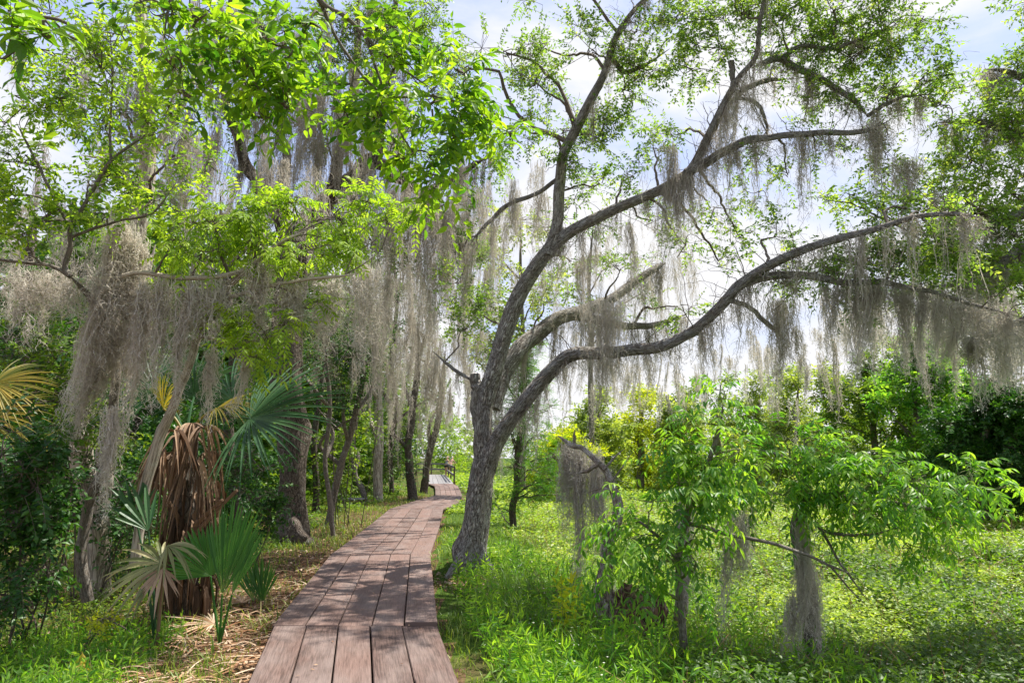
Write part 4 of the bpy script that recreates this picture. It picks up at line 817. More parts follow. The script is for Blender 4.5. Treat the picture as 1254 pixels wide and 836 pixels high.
# --- palmettos
def strip_blade(mb, P0, dirs_pts, widths, nrm, tint, fold=.25):
    """pts n,k,3 ; widths n,k ; nrm n,3 : V-folded blades"""
    n, k, _ = dirs_pts.shape
    t = norm(np.gradient(dirs_pts, axis=1)); x = norm(np.cross(t, nrm[:, None])); z = np.cross(x, t)
    w = widths[..., None]
    V = np.stack([dirs_pts - x * w + z * w * fold * 2, dirs_pts, dirs_pts + x * w + z * w * fold * 2], 2)
    b = np.arange(n)[:, None] * k * 3 + np.arange(k - 1)[None] * 3
    f = np.concatenate([np.stack([b, b + 1, b + 4, b + 3], -1).reshape(-1, 4), np.stack([b + 1, b + 2, b + 5, b + 4], -1).reshape(-1, 4)])
    tt = np.broadcast_to(np.asarray(tint, float).reshape(-1, 1), (n, k - 1)).ravel(); mb.add(V, f, np.concatenate([tt, tt]))
def fan(mb, hub, axis, nrm, R, nseg=34, arc=235, droop=.25, cup=.15, tint=(.2, .8), join=.42, curl=0, wmul=1.0, jit=.03, fold=.28):
    axis = norm(np.asarray(axis, float)); nrm = np.asarray(nrm, float); x = norm(np.cross(axis, nrm)); z = norm(np.cross(x, axis))
    a = np.radians(np.linspace(-arc / 2, arc / 2, nseg)) + rng.normal(size=nseg) * jit
    rr = R * (1 - .28 * (np.abs(a) / a.max()) ** 2) * U(.9, 1.06, nseg)
    s = np.linspace(.02, 1, 9)
    d = np.cos(a)[:, None] * axis + np.sin(a)[:, None] * x
    pts = np.asarray(hub)[None, None] + d[:, None] * (rr[:, None] * s[None])[..., None] + z * (cup * rr[:, None] * s[None] * (1 - s[None]))[..., None]
    dr = droop * U(.6, 1.5, nseg)
    pts[..., 2] -= (dr[:, None] * rr[:, None] * s[None] ** 2.4)
    if curl: pts += rng.normal(size=(nseg, 1, 3)) * (curl * rr[:, None] * s[None] ** 2)[..., None]
    da = np.radians(arc) / nseg
    w = rr[:, None] * np.minimum(s[None], join + .0 * s[None]) * da * .52 * wmul * np.interp(s, [0, join, 1], [1, 1, .06])[None]
    strip_blade(mb, hub, pts, w, np.broadcast_to(z, (nseg, 3)), U(*tint, nseg), fold)
def stalk(mb, a, b, r=.012, bow=.1):
    a = np.asarray(a, float); b = np.asarray(b, float); m_ = (a + b) / 2 + UP * bow * np.linalg.norm(b - a)
    tube(mb, np.array([[*a, r * 1.5], [*m_, r], [*b, r * .8]]), sides=6, per=6, rough=.02, wig=0)
def palm_thing(px, py, d, label, cat='palm', name='palmetto'):
    b = P(px, py, d); b[2] = float(ground_z(b[0], b[1])); return thing(name, b, label, cat), b
# the cabbage palm with the dead skirt
pt, pb = palm_thing(232, 690, 7.6, 'stubby cabbage palm wearing a skirt of drooping dead brown fronds', name='cabbage_palm')
mb = MB(); top = P(228, 530, 7.6)
tube(mb, np.array([[pb[0], pb[1], pb[2] - .1, .15], [*(pb * .6 + top * .4), .13], [*(pb * .3 + top * .7), .13], [*top, .11]]), sides=18, rough=.16, per=8); mb.build('trunk', M['darkbark'], pt, smooth=True)
hubs = [((250, 530), (265, 545), 40), ((214, 535), (190, 545), 38), ((235, 525), (236, 545), 42), ((255, 560), (262, 580), 36), ((215, 560), (205, 580), 36), ((238, 570), (240, 590), 40), ((200, 556), (165, 575), 30)]
for (hx, hy), (ax, ay), rl in hubs:
    mb = MB(); h = P(hx, hy - 6, 7.6 - U(.1, .45)); st_ = top + np.array([U(-.05, .05), U(-.1, 0), -.05])
    stalk(mb, st_, h, .014, .25)
    ax_ = h - top; ax_[2] = -.1 + U(-.1, .1); ax_ = norm(ax_ + np.array([0, -.15, 0]))
    fan(mb, h, ax_, np.array([0, -.3, 1.]), .31 * U(.7, 1.3), nseg=12, arc=150, droop=2.1, cup=.5, tint=(.0, 1), curl=.3, join=.45, fold=.6, wmul=1.5, jit=.2)
    mb.build('dead_frond', M['deadpalm'], pt)
# hanging old leaf strips and boots around the trunk
mb = MB(); n = 190
a = U(0, 6.28, n); zt = U(.25, 1.5, n); s = np.linspace(0, 1, 7)
sp_ = np.stack([pb[0] + .14 * np.cos(a), pb[1] + .14 * np.sin(a), pb[2] + zt], 1); Lh = U(.35, .9, n)
o_ = U(.02, .2, n)
pts = sp_[:, None] + np.stack([np.cos(a)[:, None] * o_[:, None] * np.sin(s * 2.6)[None], np.sin(a)[:, None] * o_[:, None] * np.sin(s * 2.6)[None], .15 * np.sin(s * 3.1)[None] - (Lh[:, None] * s[None] ** 1.3)], -1)
pts[..., 2] = np.maximum(pts[..., 2], pb[2] + .02)
strip_blade(mb, None, pts, U(.006, .038, (n, 1)) * np.interp(s, [0, .5, 1], [.7, 1, .1])[None], norm(np.stack([np.cos(a), np.sin(a), np.zeros(n)], 1)), U(0, .8, n) ** 1.5, .5)
mb.build('dead_leaf_skirt', M['deadpalm'], pt)
for (sx_, sy_), (ex_, ey_) in (((232, 650), (272, 612)), ((225, 670), (290, 600)), ((222, 640), (190, 590))):
    mb = MB(); stalk(mb, P(sx_, sy_, 7.45), P(ex_, ey_, 7.25), .022, .02); mb.build('old_leaf_stalk', M['deadpalm'], pt)
# its live fans: the wide blue-green one pointing right, others behind
for (hx, hy, hd), ax_, nr, R, dr, mt, arc in (
        ((306, 512, 7.2), (1, -.15, .30), (-.25, -.75, .75), 1.12, .10, 'palm', 230),
        ((285, 490, 7.8), (.4, .3, .8), (-.3, -.8, .4), .95, .18, 'palm', 240),
        ((238, 485, 8.0), (.1, .2, .9), (0, -.9, .4), .85, .25, 'palm', 240),
        ((190, 480, 8.1), (-.5, .2, .8), (.2, -.9, .4), .85, .3, 'palm', 240),
        ((265, 500, 7.6), (.7, -.3, .2), (-.1, -.5, .9), .72, .25, 'palmyellow', 130),
        ((200, 500, 7.7), (.2, -.3, .6), (-.1, -.8, .5), .6, .3, 'palmyellow', 110)):
    mb = MB(); h = P(hx, hy, hd); stalk(mb, top + UP * -.05, h, .013, .12); fan(mb, h, ax_, nr, R, nseg=40, arc=arc, droop=dr, cup=.12); mb.build('frond', M[mt], pt)
# upright pleated fan
pt, pb = palm_thing(272, 738, 6.6, 'young upright palmetto with a folded green fan beside the leaf litter')
for (hx, hy, hd), ax_, nr, R, arc, ns in (((272, 728, 6.5), (.12, .05, 1), (.1, -1, .12), .9, 50, 24), ((258, 705, 6.6), (-.35, .1, 1), (.25, -1, .3), .50, 150, 30), ((284, 728, 6.5), (.25, .1, 1), (-.2, -1, .1), .72, 34, 12)):
    mb = MB(); h = P(hx, hy, hd); stalk(mb, pb, h, .012, .0); fan(mb, h, ax_, nr, R, nseg=ns, arc=arc, droop=.02, cup=.04, join=.8, jit=.01, fold=.35); mb.build('frond', M['freshpalm'], pt)
# smaller tuft behind
pt, pb = palm_thing(315, 712, 8.2, 'small palmetto tuft of narrow blades between the folded fan and the dark oak')
for k_ in range(3):
    mb = MB(); h = pb + np.array([U(-.08, .08), 0, .06]); fan(mb, h, (U(-.2, .2), 0, 1), (.1, -1, .1), .52, nseg=14, arc=60, droop=.03, cup=.02, join=.7); mb.build('frond', M['freshpalm'], pt)
# drooping half-dead palmetto in front
pt, pb = palm_thing(196, 745, 6.3, 'drooping olive palmetto with pale split fans in front of the mossy stems')
for (hx, hy, hd), ax_, nr, R, dr, arc, mt, ti in (((198, 690, 6.2), (-1, -.1, -.12), (.1, -.75, .7), .56, .22, 170, 'palmolive', (.2, 1)), ((182, 650, 6.4), (-.6, 0, .9), (.5, -.8, .3), .62, .10, 70, 'palm', (.3, .9)), ((205, 668, 6.1), (.7, -.4, -.2), (0, -.6, .8), .42, .35, 110, 'palmolive', (0, .8)), ((168, 640, 6.5), (-.1, 0, 1), (.2, -1, .2), .55, .1, 50, 'palm', (.2, .7)), ((200, 695, 6.1), (0, -.4, -.9), (0, -.9, .1), .36, .1, 120, 'deadpalm', (.5, 1))):
    mb = MB(); h = P(hx, hy, hd); stalk(mb, pb, h, .012, .06); fan(mb, h, ax_, nr, R, nseg=int(arc / 11), arc=arc, droop=dr, cup=.1, tint=ti, jit=.05, join=.45); mb.build('frond', M[mt], pt)
# yellowing palm at the left edge
pt, pb = palm_thing(-10, 640, 7.2, 'yellow and green palm fans fading at the left edge of the photo')
for (hx, hy, hd), ax_, nr, R, mt in (((-8, 470, 7.0), (.9, 0, -.15), (0, -.8, .6), .62, 'palmyellow'), ((-20, 510, 7.0), (.9, -.2, -.1), (0, -.8, .6), .75, 'palmyellow'), ((5, 540, 6.8), (.8, -.2, -.3), (.1, -.8, .6), .6, 'palm'), ((30, 560, 7.4), (.6, -.2, .2), (.1, -.8, .6), .55, 'palmyellow')):
    mb = MB(); h = P(hx, hy, hd); stalk(mb, pb, h, .013, .1); fan(mb, h, ax_, nr, R, nseg=32, arc=180, droop=.2, tint=(0, .8)); mb.build('frond', M[mt], pt)
# fallen fronds on the litter
for i, (px, py, ax_, R, lab) in enumerate(((262, 772, (-.9, -.25, .05), .62, 'bleached fallen palm frond lying in the litter nearest the boardwalk edge'), (296, 745, (-.6, .6, .1), .42, 'small dry frond crumpled at the foot of the folded fan'), (225, 790, (-.5, -.8, .0), .5, 'straw-coloured fallen frond half buried in grass at the lower left'), (308, 706, (.6, .3, .05), .4, 'pale brown frond remains near the dark oak root'))):
    g = on_ground(px, py); t_ = MB(); fan(t_, g + UP * .07, ax_, (0, -.1, 1), R, nseg=22, arc=170, droop=.06, cup=.12, curl=.06, tint=(.4, 1), join=.3)
    tag(t_.build('fallen_frond', M['litter']), lab, 'frond')

# --- snag: broken leaning trunk with lichens and its rotten stump
b = on_ground(775, 795); d = depth_of(b)
t = tree('snag', b, 'broken dead trunk with white lichen curving up from a dark rotten stump', cat='dead tree')
L_(t, [(752, 800, d, 18), (748, 765, d, 15), (744, 735, d, 11), (743, 700, d, 8.5), (747, 665, d, 7.5), (753, 635, d, 7), (752, 610, d, 5.5), (745, 585, d + .1, 4.2), (735, 568, d + .1, 3.6), (715, 550, d + .2, 3), (700, 545, d + .2, 3), (683, 533, d + .3, 2)], sides=20, per=7, lump=10, rough=.14, wig=.4)
L_(t, [(735, 565, d + .1, 3), (722, 575, d + .1, 2.4), (705, 580, d + .2, 2)], sides=7)
L_(t, [(704, 546, d + .2, 2.2), (703, 535, d + .2, 1.8), (704, 525, d + .2, 1)], sides=6)
ST = MB(); limb(ST, [(780, 835, d - .1, 40), (780, 790, d - .1, 36), (778, 760, d - .1, 31), (784, 742, d - .1, 22)], sides=26, rough=.2, lump=10); ST.build('stump', M['stumpbark'], t['root'], smooth=True)
for rows in ([(740, 575, d, 1.6), (752, 560, d, 1.2), (766, 548, d, .8)], [(750, 600, d, 1.6), (735, 598, d, 1.2), (712, 606, d, .7)], [(748, 590, d, 1.4), (760, 575, d, 1), (775, 552, d, .6)]): L_(t, rows, sides=5)
done(t, 'snagbark')
mbs = t['root']

# --- the ash saplings with drooping compound leaves, right foreground
ASH = dict(ln=.32, nleaf=10, lsize=.10, T=T_BIG, aspect=.34, droop=.42, pinnate=True, spread=.75, ldroop=.5, twr=.0016, tint=(.15, .95))
b = P(842, 800, 6.2); b[2] = float(ground_z(b[0], b[1]))
t = tree('ash_sapling', b, 'ash sapling with drooping glossy compound leaves in front of the broken trunk', cat='sapling')
L_(t, [(838, 830, 6.3, 6), (836, 760, 6.2, 5), (832, 690, 6.1, 4.5), (840, 630, 6.1, 4), (862, 580, 6.1, 3.4), (880, 530, 6.1, 2.6), (886, 490, 6.1, 1.5)], sides=9)
L_(t, [(834, 690, 6.1, 3), (810, 660, 6, 2.4), (785, 640, 5.9, 1.8), (765, 620, 5.9, 1.2)], sides=6)
L_(t, [(840, 640, 6.1, 2.6), (862, 645, 6.1, 2.6), (895, 655, 6.1, 2.4), (935, 662, 6.1, 2.2), (980, 676, 6.1, 2), (1018, 693, 6.1, 1.6), (1050, 705, 6.1, 1)], sides=7)
L_(t, [(1018, 694, 6.1, 1.4), (1040, 720, 6.1, 1), (1065, 745, 6.1, .7)], sides=5)
B_(t, [(880, 520, 6.1, 40, 28, 20), (850, 545, 6.1, 38, 30, 20), (905, 550, 6, 40, 30, 20), (870, 580, 6, 42, 28, 22), (830, 590, 6, 38, 28, 18), (800, 615, 5.9, 35, 26, 16), (845, 615, 5.9, 40, 24, 18), (785, 655, 5.9, 35, 24, 16), (825, 655, 5.9, 38, 24, 16), (770, 690, 5.9, 30, 22, 12), (808, 695, 5.9, 30, 22, 12), (852, 690, 5.9, 18, 18, 4), (775, 722, 5.9, 26, 12, 5), (770, 640, 5.9, 25, 22, 8), (850, 660, 6, 24, 24, 8), (885, 490, 6.2, 22, 16, 8)], many=1.3, **ASH)
done(t, 'greybark', 'ashleaf', 'greentwig')
b = P(985, 812, 6.9); b[2] = float(ground_z(b[0], b[1]))
t = tree('ash_sapling', b, 'wide ash sapling whose moss-wrapped stem rises beside the meadow, long branch reaching right', cat='sapling')
L_(t, [(1004, 850, 6.9, 13), (999, 800, 6.9, 11.5), (991, 745, 6.9, 10.5), (983, 700, 6.9, 10), (980, 655, 6.9, 9), (983, 610, 6.9, 7), (988, 570, 6.9, 5), (985, 530, 6.9, 3)], sides=16, lump=8, rough=.1)
L_(t, [(983, 610, 6.9, 4), (1010, 606, 6.7, 3.2), (1060, 610, 6.5, 2.8), (1110, 618, 6.3, 2.4), (1150, 622, 6.2, 2), (1190, 610, 6.1, 1.2)], sides=7)
L_(t, [(1000, 640, 6.8, 2.4), (1010, 650, 6.6, 2), (1060, 655, 6.4, 1.8), (1120, 640, 6.3, 1.3)], sides=6)
L_(t, [(1004, 645, 6.8, 2), (1030, 690, 6.5, 1.6), (1065, 738, 6.4, 1.1)], sides=5)
L_(t, [(985, 580, 6.9, 3), (960, 560, 6.8, 2.4), (930, 550, 6.7, 1.8)], sides=6)
B_(t, [(940, 575, 6.7, 38, 28, 20), (975, 560, 6.7, 38, 28, 20), (1010, 575, 6.6, 40, 28, 22), (945, 605, 6.6, 38, 22, 18), (990, 605, 6.6, 42, 26, 22), (1035, 600, 6.5, 42, 26, 24), (1075, 590, 6.4, 42, 28, 24), (1110, 600, 6.3, 42, 26, 24), (1150, 600, 6.2, 40, 24, 24), (1190, 592, 6.1, 36, 20, 18), (1220, 598, 6.1, 22, 16, 8), (1060, 630, 6.4, 40, 22, 18), (1100, 640, 6.3, 38, 20, 16), (1030, 560, 6.6, 36, 22, 14), (1080, 560, 6.5, 30, 20, 10), (1150, 630, 6.2, 30, 16, 9), (1110, 665, 6.3, 28, 14, 8), (960, 540, 6.8, 25, 20, 10), (1010, 540, 6.8, 25, 18, 9)], many=1.3, **ASH)
done(t, 'greybark', 'ashleaf', 'greentwig')
# mossy grey stem behind the sapling
b = on_ground(830, 770)
d = 8.1; b = P(832, 790, d); b[2] = float(ground_z(b[0], b[1]))
t = tree('dead_tree', b, 'slim dead grey stem half hidden behind the ash sapling leaves', cat='dead tree')
L_(t, [(830, 830, d, 10), (832, 790, d, 9), (836, 730, d, 8), (838, 670, d, 7), (832, 620, d, 5)], sides=12, lump=5)
done(t, 'greybark')

# --- trees and bushes beyond the meadow
def far_tree(px, py, d, h, clumps, label, leaf='farleaf', ls=None, tr=4, group=None, ln=None):
    b = P(px, py, d); b[2] = float(ground_z(b[0], b[1])); t = tree('far_tree', b, label, group)
    _, y0 = px, py
    L_(t, [(px, py + 6, d, tr * 1.3), (px + U(-3, 3), py - h * .4, d, tr), (px + U(-6, 6), py - h * .75, d, tr * .7), (px + U(-8, 8), py - h, d, tr * .35)], sides=8)
    ls = ls or .05 + .0048 * d
    B_(t, [(px + a, py - b_, d + U(-1, 1) * d * .03, rx, ry, n) for a, b_, rx, ry, n in clumps], ln=ln or .02 * d + .1, nleaf=12, lsize=ls, aspect=.5, droop=.12, T=T_SMALL, tint=(.05, .95))
    done(t, 'greybark', leaf)
def clumps_for(h, w, n, dens=70):
    o = []
    for i in range(n + 2):
        q = (i + .5) / (n + 2); yy = h * (.12 + .9 * q); hw = w * math.sqrt(max(.06, 1 - (q * 2 - .8) ** 2 * .75)) * U(.75, 1.2)
        for s_ in (-1, 0, 1):
            if rng.random() < .28: continue
            o.append((s_ * U(.5, .95) * hw + U(-3, 3), yy + U(-.09, .09) * h, hw * U(.22, .42), h / n * U(.3, .6), int(dens * U(.4, .9))))
    return o
far = [
 (690, 598, 34, 62, 34, 4, 'yellowleaf', 'yellow-green bush just beyond the broken trunk, left end of the far treeline'),
 (735, 600, 42, 92, 34, 4, 'farleaf', 'lime-green tree above the broken trunk at the meadow edge'),
 (785, 600, 46, 100, 36, 4, 'yellowleaf', 'bright yellow-green tree of the far treeline directly above the ash sapling leaves'),
 (832, 604, 44, 105, 34, 4, 'farleaf', 'pale green tree of the far treeline left of the hanging moss curtain'),
 (880, 604, 50, 96, 34, 4, 'farleaf', 'far pale tree with thin top seen through the ash sapling'),
 (930, 604, 52, 108, 34, 4, 'farleaf', 'mid-green far tree below the big dark moss clump'),
 (975, 606, 40, 118, 36, 5, 'farleaf', 'light green rounded tree where the far treeline starts to rise'),
 (1022, 610, 34, 128, 36, 5, 'farleaf', 'green bushy tree beyond the meadow, middle of the right treeline'),
 (1070, 615, 30, 150, 42, 6, 'shrubleaf', 'bright green leafy tree beyond the meadow under the curved limb'),
 (1120, 622, 27, 190, 50, 8, 'ashleaf', 'tall fresh-green tree left of the dark evergreen mass'),
 (1165, 628, 29, 165, 40, 6, 'ashleaf', 'fresh-green tree partly covered by the dark evergreen'),
]
for px, py, d, h, w, n, lf, lab in far: far_tree(px, py, d, h * (1.15 if px > 720 else 1), clumps_for(h * (1.15 if px > 720 else 1), w, n, 80), lab, lf)
far_tree(1205, 642, 23, 165, clumps_for(165, 66, 7, 120), 'dense dark evergreen mass at the right edge of the meadow', 'darkleaf', tr=6)
far_tree(1290, 648, 22, 210, clumps_for(210, 70, 7, 110), 'dark evergreen cut off by the right edge of the photo', 'darkleaf', tr=6)
far_tree(880, 610, 60, 150, [(0, 146, 40, 6, 30), (-20, 132, 26, 6, 22), (22, 126, 30, 6, 22), (0, 112, 26, 6, 20)], 'flat-topped moss-hung cypress standing above the far treeline', 'shrubleaf', tr=2.5)
far_tree(955, 610, 62, 165, [(0, 160, 14, 10, 18), (-8, 130, 16, 10, 18), (8, 105, 16, 12, 20)], 'thin dark far tree poking above the treeline near the sky gap', 'shrubleaf', tr=2)
far_tree(1230, 640, 32, 330, clumps_for(330, 60, 9, 60), 'tall mid-green tree rising behind the dark evergreen', 'shrubleaf', tr=6)
far_tree(1130, 625, 38, 300, [(0, 290, 45, 22, 50), (-30, 260, 35, 20, 40), (30, 250, 40, 25, 50), (0, 215, 45, 25, 50), (-35, 190, 30, 25, 40), (35, 190, 35, 25, 40)], 'tall airy tree far behind the right limb moss', 'shrubleaf', tr=5)
far_tree(725, 590, 40, 330, [(0, 320, 40, 20, 30), (30, 280, 35, 18, 26), (-20, 240, 35, 25, 30), (20, 200, 35, 22, 26), (60, 230, 30, 20, 20)], 'tall sparse tree seen through the oak fork', 'shrubleaf', tr=3)
far_tree(640, 590, 30, 330, [(0, 320, 40, 25, 50), (-30, 280, 35, 25, 60), (20, 240, 40, 25, 60), (-10, 190, 40, 25, 60), (-40, 220, 30, 30, 60), (-50, 150, 30, 30, 70), (-55, 290, 30, 25, 40)], 'pale sparse tree in the sky gap left of the oak fork', 'farleaf', tr=3)

# woods closing the horizon: uncountable mass
def woods(y0, y1, x0, x1, n, hmin, hmax, leaf, name, sp=.28):
    mb = MB(); tw = MB()
    x = U(x0, x1, n); y = U(y0, y1, n)
    for a, b_ in zip(x, y):
        h = U(hmin, hmax); z = float(ground_z(a, b_))
        m_ = 85
        pos = np.array([a, b_, z]) + np.stack([rng.normal(size=m_) * h * sp, rng.normal(size=m_) * h * sp, U(.02, 1, m_) * h], 1)
        sprays(mb, None, pos, rng.normal(size=(m_, 3)) + UP * .3, h * .13, 12, h * .043, T=T_CLUMP, aspect=.6, droop=.1, tint=(0, .8))
    return tag(mb.build(name, M[leaf]), kind='stuff')
woods(70, 110, -75, -14, 90, 8, 15, 'shrubleaf', 'distant_woods')
woods(34, 60, -48, -12, 100, 6, 13, 'darkleaf', 'distant_woods')
woods(75, 120, -10, 120, 150, 4, 8, 'farleaf', 'distant_woods')
woods(15, 34, -26, -9, 60, 1.5, 6.5, 'darkleaf', 'understory')
woods(26, 40, -20, -10.5, 30, 4, 9, 'shrubleaf', 'understory')
woods(24, 40, -26, -9, 46, 7, 14, 'shrubleaf', 'understory', .13)
woods(13, 22, -14, -7.5, 40, 1.0, 3.0, 'darkleaf', 'understory', .3)
# ------------------------------------------------------------------ Spanish moss
MG = 'Spanish moss hanging from the limbs'
def clump(px, py, d, wp, l, lab, n=60, lean=0, **k):
    p = P(px, py, d); mb = MB(); moss(mb, p, wp * d / F, l * d / F, n=n, lean=(lean, 0), **k)
    o = mb.build('spanish_moss', M['moss']); tag(o, lab, 'moss', MG)
D = D0
clump(742, 368, D - .9, 52, 100, 'big dark moss clump draped where the oak\'s low limb begins to rise', 190, taper=.35)
clump(740, 425, D - .95, 70, 75, 'ragged moss curtain under the low limb just below the big dark clump', 130, taper=.2)
clump(819, 180, D - 1.0, 16, 170, 'long moss rope hanging across the oak\'s upper right limb', 90, taper=.4)
clump(830, 215, D - 1.1, 14, 110, 'moss tail close right of the long rope on the upper limb', 50)
clump(772, 272, D - .7, 12, 110, 'slim moss tail in the middle of the oak fork', 45)
clump(712, 315, D - .2, 14, 85, 'slender moss tail between the two big oak limbs', 50)
clump(727, 300, D - .4, 12, 60, 'short moss wisp beneath the upper right limb near the fork', 30)
clump(955, 368, D - 1.9, 34, 115, 'broad olive moss clump hanging from the small side branch over the meadow', 160, taper=.45)
clump(976, 400, D - 1.9, 14, 70, 'short moss tail at the right end of the broad olive clump', 36)
clump(1068, 148, D - 1.6, 20, 60, 'moss knot where the upper branches meet on the right', 70)
clump(1072, 165, D - 1.6, 14, 115, 'thin long moss tail dropping from the knot of upper branches', 40, lean=-.1)
clump(1115, 196, 9.2, 42, 95, 'wide moss bundle fanned from the twig tangle at the upper right', 150, taper=.55, lean=-.28)
clump(1143, 235, 9.1, 14, 60, 'narrow dark moss tail right of the wide fanned bundle', 45)
clump(1022, 350, D - 2.5, 13, 100, 'first moss tail under the flat right branch, nearest the olive clump', 50, lean=-.08)
clump(1046, 350, D - 2.5, 13, 120, 'second moss tail under the flat right branch', 50, lean=-.15)
clump(1066, 352, D - 2.6, 16, 135, 'long leaning moss tail in the middle of the flat right branch', 70, lean=-.3)
clump(1107, 355, D - 2.6, 18, 110, 'dense straight moss tail toward the outer part of the flat right branch', 80, lean=-.08)
clump(1128, 356, D - 2.7, 14, 120, 'soft pale moss tail next to the dense straight one', 60, lean=-.12)
clump(1178, 368, 8.7, 40, 100, 'large swept moss bundle blown left under the right-hand limbs', 190, taper=.6, lean=-.5)
clump(1150, 368, 8.6, 22, 90, 'moss bundle tucked left of the large swept one', 80, lean=-.2)
clump(1235, 400, 8.4, 26, 75, 'pale moss bundle close to the right edge', 90, lean=-.3)
clump(1205, 392, 8.7, 20, 70, 'pale moss fringe between the swept bundle and the right edge', 60, lean=-.3)
clump(1085, 300, 9.0, 26, 50, 'fuzzy moss sleeve wrapped under the end of the rising limb', 60)
clump(603, 268, D + .3, 10, 150, 'thin dark moss streamer in the sky gap left of the oak fork', 36)
clump(628, 220, D + .2, 10, 130, 'second thin moss streamer near the fork, close to the trunk', 36)
clump(572, 300, D + .6, 9, 120, 'moss streamer hanging in front of the thicket sky gap', 30)
clump(708, 548, 8.9, 34, 240, 'thick moss curtain reaching down from the broken trunk to the grass', 150, taper=.45, lean=-.02)
clump(728, 558, 8.8, 26, 225, 'second moss curtain beside the broken trunk', 100, taper=.4)
clump(693, 540, 9.0, 18, 120, 'sparse moss veil at the tip of the broken trunk', 60)
clump(905, 628, 6.5, 36, 90, 'moss swag behind the thin bare branch of the ash sapling', 110, taper=.4)
clump(893, 665, 6.4, 10, 120, 'thin moss tail hanging low from the thin bare branch', 40, lean=-.12)
clump(981, 645, 6.75, 15, 175, 'moss coat hanging down the grey stem in the meadow', 120, taper=.25, tint=(.3, 1))
clump(994, 700, 6.75, 15, 120, 'moss fringe low on the right side of the grey stem', 60, taper=.1, tint=(.3, 1))
clump(970, 730, 6.7, 14, 100, 'moss tail trailing left at the foot of the grey stem', 60, lean=-.25)
clump(838, 600, 8.0, 24, 150, 'moss hanging over the dead grey stem behind the sapling', 90, taper=.3)
# left
PALE = dict(tint=(.7, 1.0), w=.006, tl=.05, tend=3)  # tint raised so the left moss looks sunlit under the shading sprays
clump(152, 275, 6.6, 30, 240, 'long pale moss fall beside the sapling fork, the longest at the left', 230, taper=.45, lean=-.08, **PALE)
clump(168, 300, 6.7, 22, 200, 'pale moss fall close behind the longest one', 150, taper=.4, **PALE)
clump(135, 400, 6.6, 40, 160, 'thick brown moss mass around the lichened stem', 190, taper=.4, lean=-.3, tint=(.35, .9), w=.006, tend=3)
clump(178, 350, 6.5, 16, 190, 'narrow spiky moss tail between the fall and the leaning stem', 90, taper=.5, **PALE)
clump(140, 500, 6.3, 14, 140, 'low moss tail against the dark shrubs', 70, **PALE)
clump(198, 342, 6.4, 16, 165, 'spiky moss tail from the left part of the bare horizontal branch', 80, taper=.5, **PALE)
clump(232, 345, 6.4, 20, 170, 'moss tail along the leaning stem under the horizontal branch', 110, taper=.5, lean=-.1, **PALE)
clump(180, 350, 6.4, 12, 150, 'wispy moss tail at the left tip of the horizontal branch', 50, **PALE)
clump(265, 345, 6.5, 40, 90, 'broad pale moss fringe under the middle of the horizontal branch', 60, taper=.2, **PALE)
clump(318, 322, 6.6, 26, 110, 'pale moss tuft at the right tip of the horizontal branch', 110, taper=.5, **PALE)
clump(358, 345, 6.7, 34, 60, 'silvery moss tuft just below the bright compound leaves', 90, taper=.3, **PALE)
clump(300, 430, 6.6, 12, 90, 'thin moss tail hanging over the green palm fan', 40, **PALE)
clump(255, 430, 6.5, 12, 100, 'thin moss tail above the dead palm fronds', 40, **PALE)
clump(448, 325, 9.5, 28, 140, 'silver-white moss tail in front of the shaded thicket', 120, taper=.6, **PALE)
clump(55, 335, 6.5, 80, 60, 'matted moss net spread below the sapling fork', 60, taper=.1, **PALE)
clump(400, 345, 7.5, 30, 70, 'grey moss tuft left of the silver-white tail', 80, taper=.4, **PALE)
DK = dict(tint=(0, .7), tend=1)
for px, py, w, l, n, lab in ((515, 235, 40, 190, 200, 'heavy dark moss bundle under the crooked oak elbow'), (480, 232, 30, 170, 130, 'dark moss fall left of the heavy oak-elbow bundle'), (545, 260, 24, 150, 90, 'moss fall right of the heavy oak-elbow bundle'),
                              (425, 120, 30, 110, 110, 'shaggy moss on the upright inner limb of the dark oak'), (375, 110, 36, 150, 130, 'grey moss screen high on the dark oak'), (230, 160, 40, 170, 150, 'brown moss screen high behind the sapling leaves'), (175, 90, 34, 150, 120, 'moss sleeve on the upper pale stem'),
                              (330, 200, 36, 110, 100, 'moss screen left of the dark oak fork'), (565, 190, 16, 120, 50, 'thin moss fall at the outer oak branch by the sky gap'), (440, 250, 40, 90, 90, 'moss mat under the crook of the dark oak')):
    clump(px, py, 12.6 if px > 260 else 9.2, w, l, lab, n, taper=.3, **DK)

# moss nobody could count: fine curtains along limbs and through the thicket
mb = MB()
for rows, c, a, b_ in ((A1, 30, .15, .9), (A2, 70, .2, 1.5), (A3, 46, .2, 1.3), (A4, 14, .1, .7), (A5, 22, .1, .9), (A6, 14, .1, .8), (A7, 14, .1, .6), (Bm, 90, .2, 1.5), (B2, 50, .2, 1.3), (B3, 10, .2, .9), (Cm, 60, .2, 1.5), (C2, 44, .3, 1.4), (A8, 4, .1, .4), (K1, 16, .3, 1.2), (K2, 8, .2, .8)):
    moss_along(mb, rows, c, a, b_, n=(3, 16), wid=(.03, .2), w=.0055, tend=1)
for rows in ro['limbs'][1:]: moss_along(mb, rows, 30, .2, 1.1, n=(5, 22), wid=(.04, .3), w=.006, tend=1)
tag(mb.build('fine_hanging_moss', M['moss']), 'fine grey moss threads veiling the limbs of the leaning oak', None, None, 'stuff')
mb = MB()
def curtain(x0, x1, y0, y1, d0, d1, cnt, l0, l1, n=(8, 26), wid=(.08, .4), **k):
    for _ in range(cnt):
        d = U(d0, d1); moss(mb, P(U(x0, x1), U(y0, y1), d), U(*wid), U(l0, l1), n=int(U(*n)), lean=(U(-.1, .05), 0), **k)
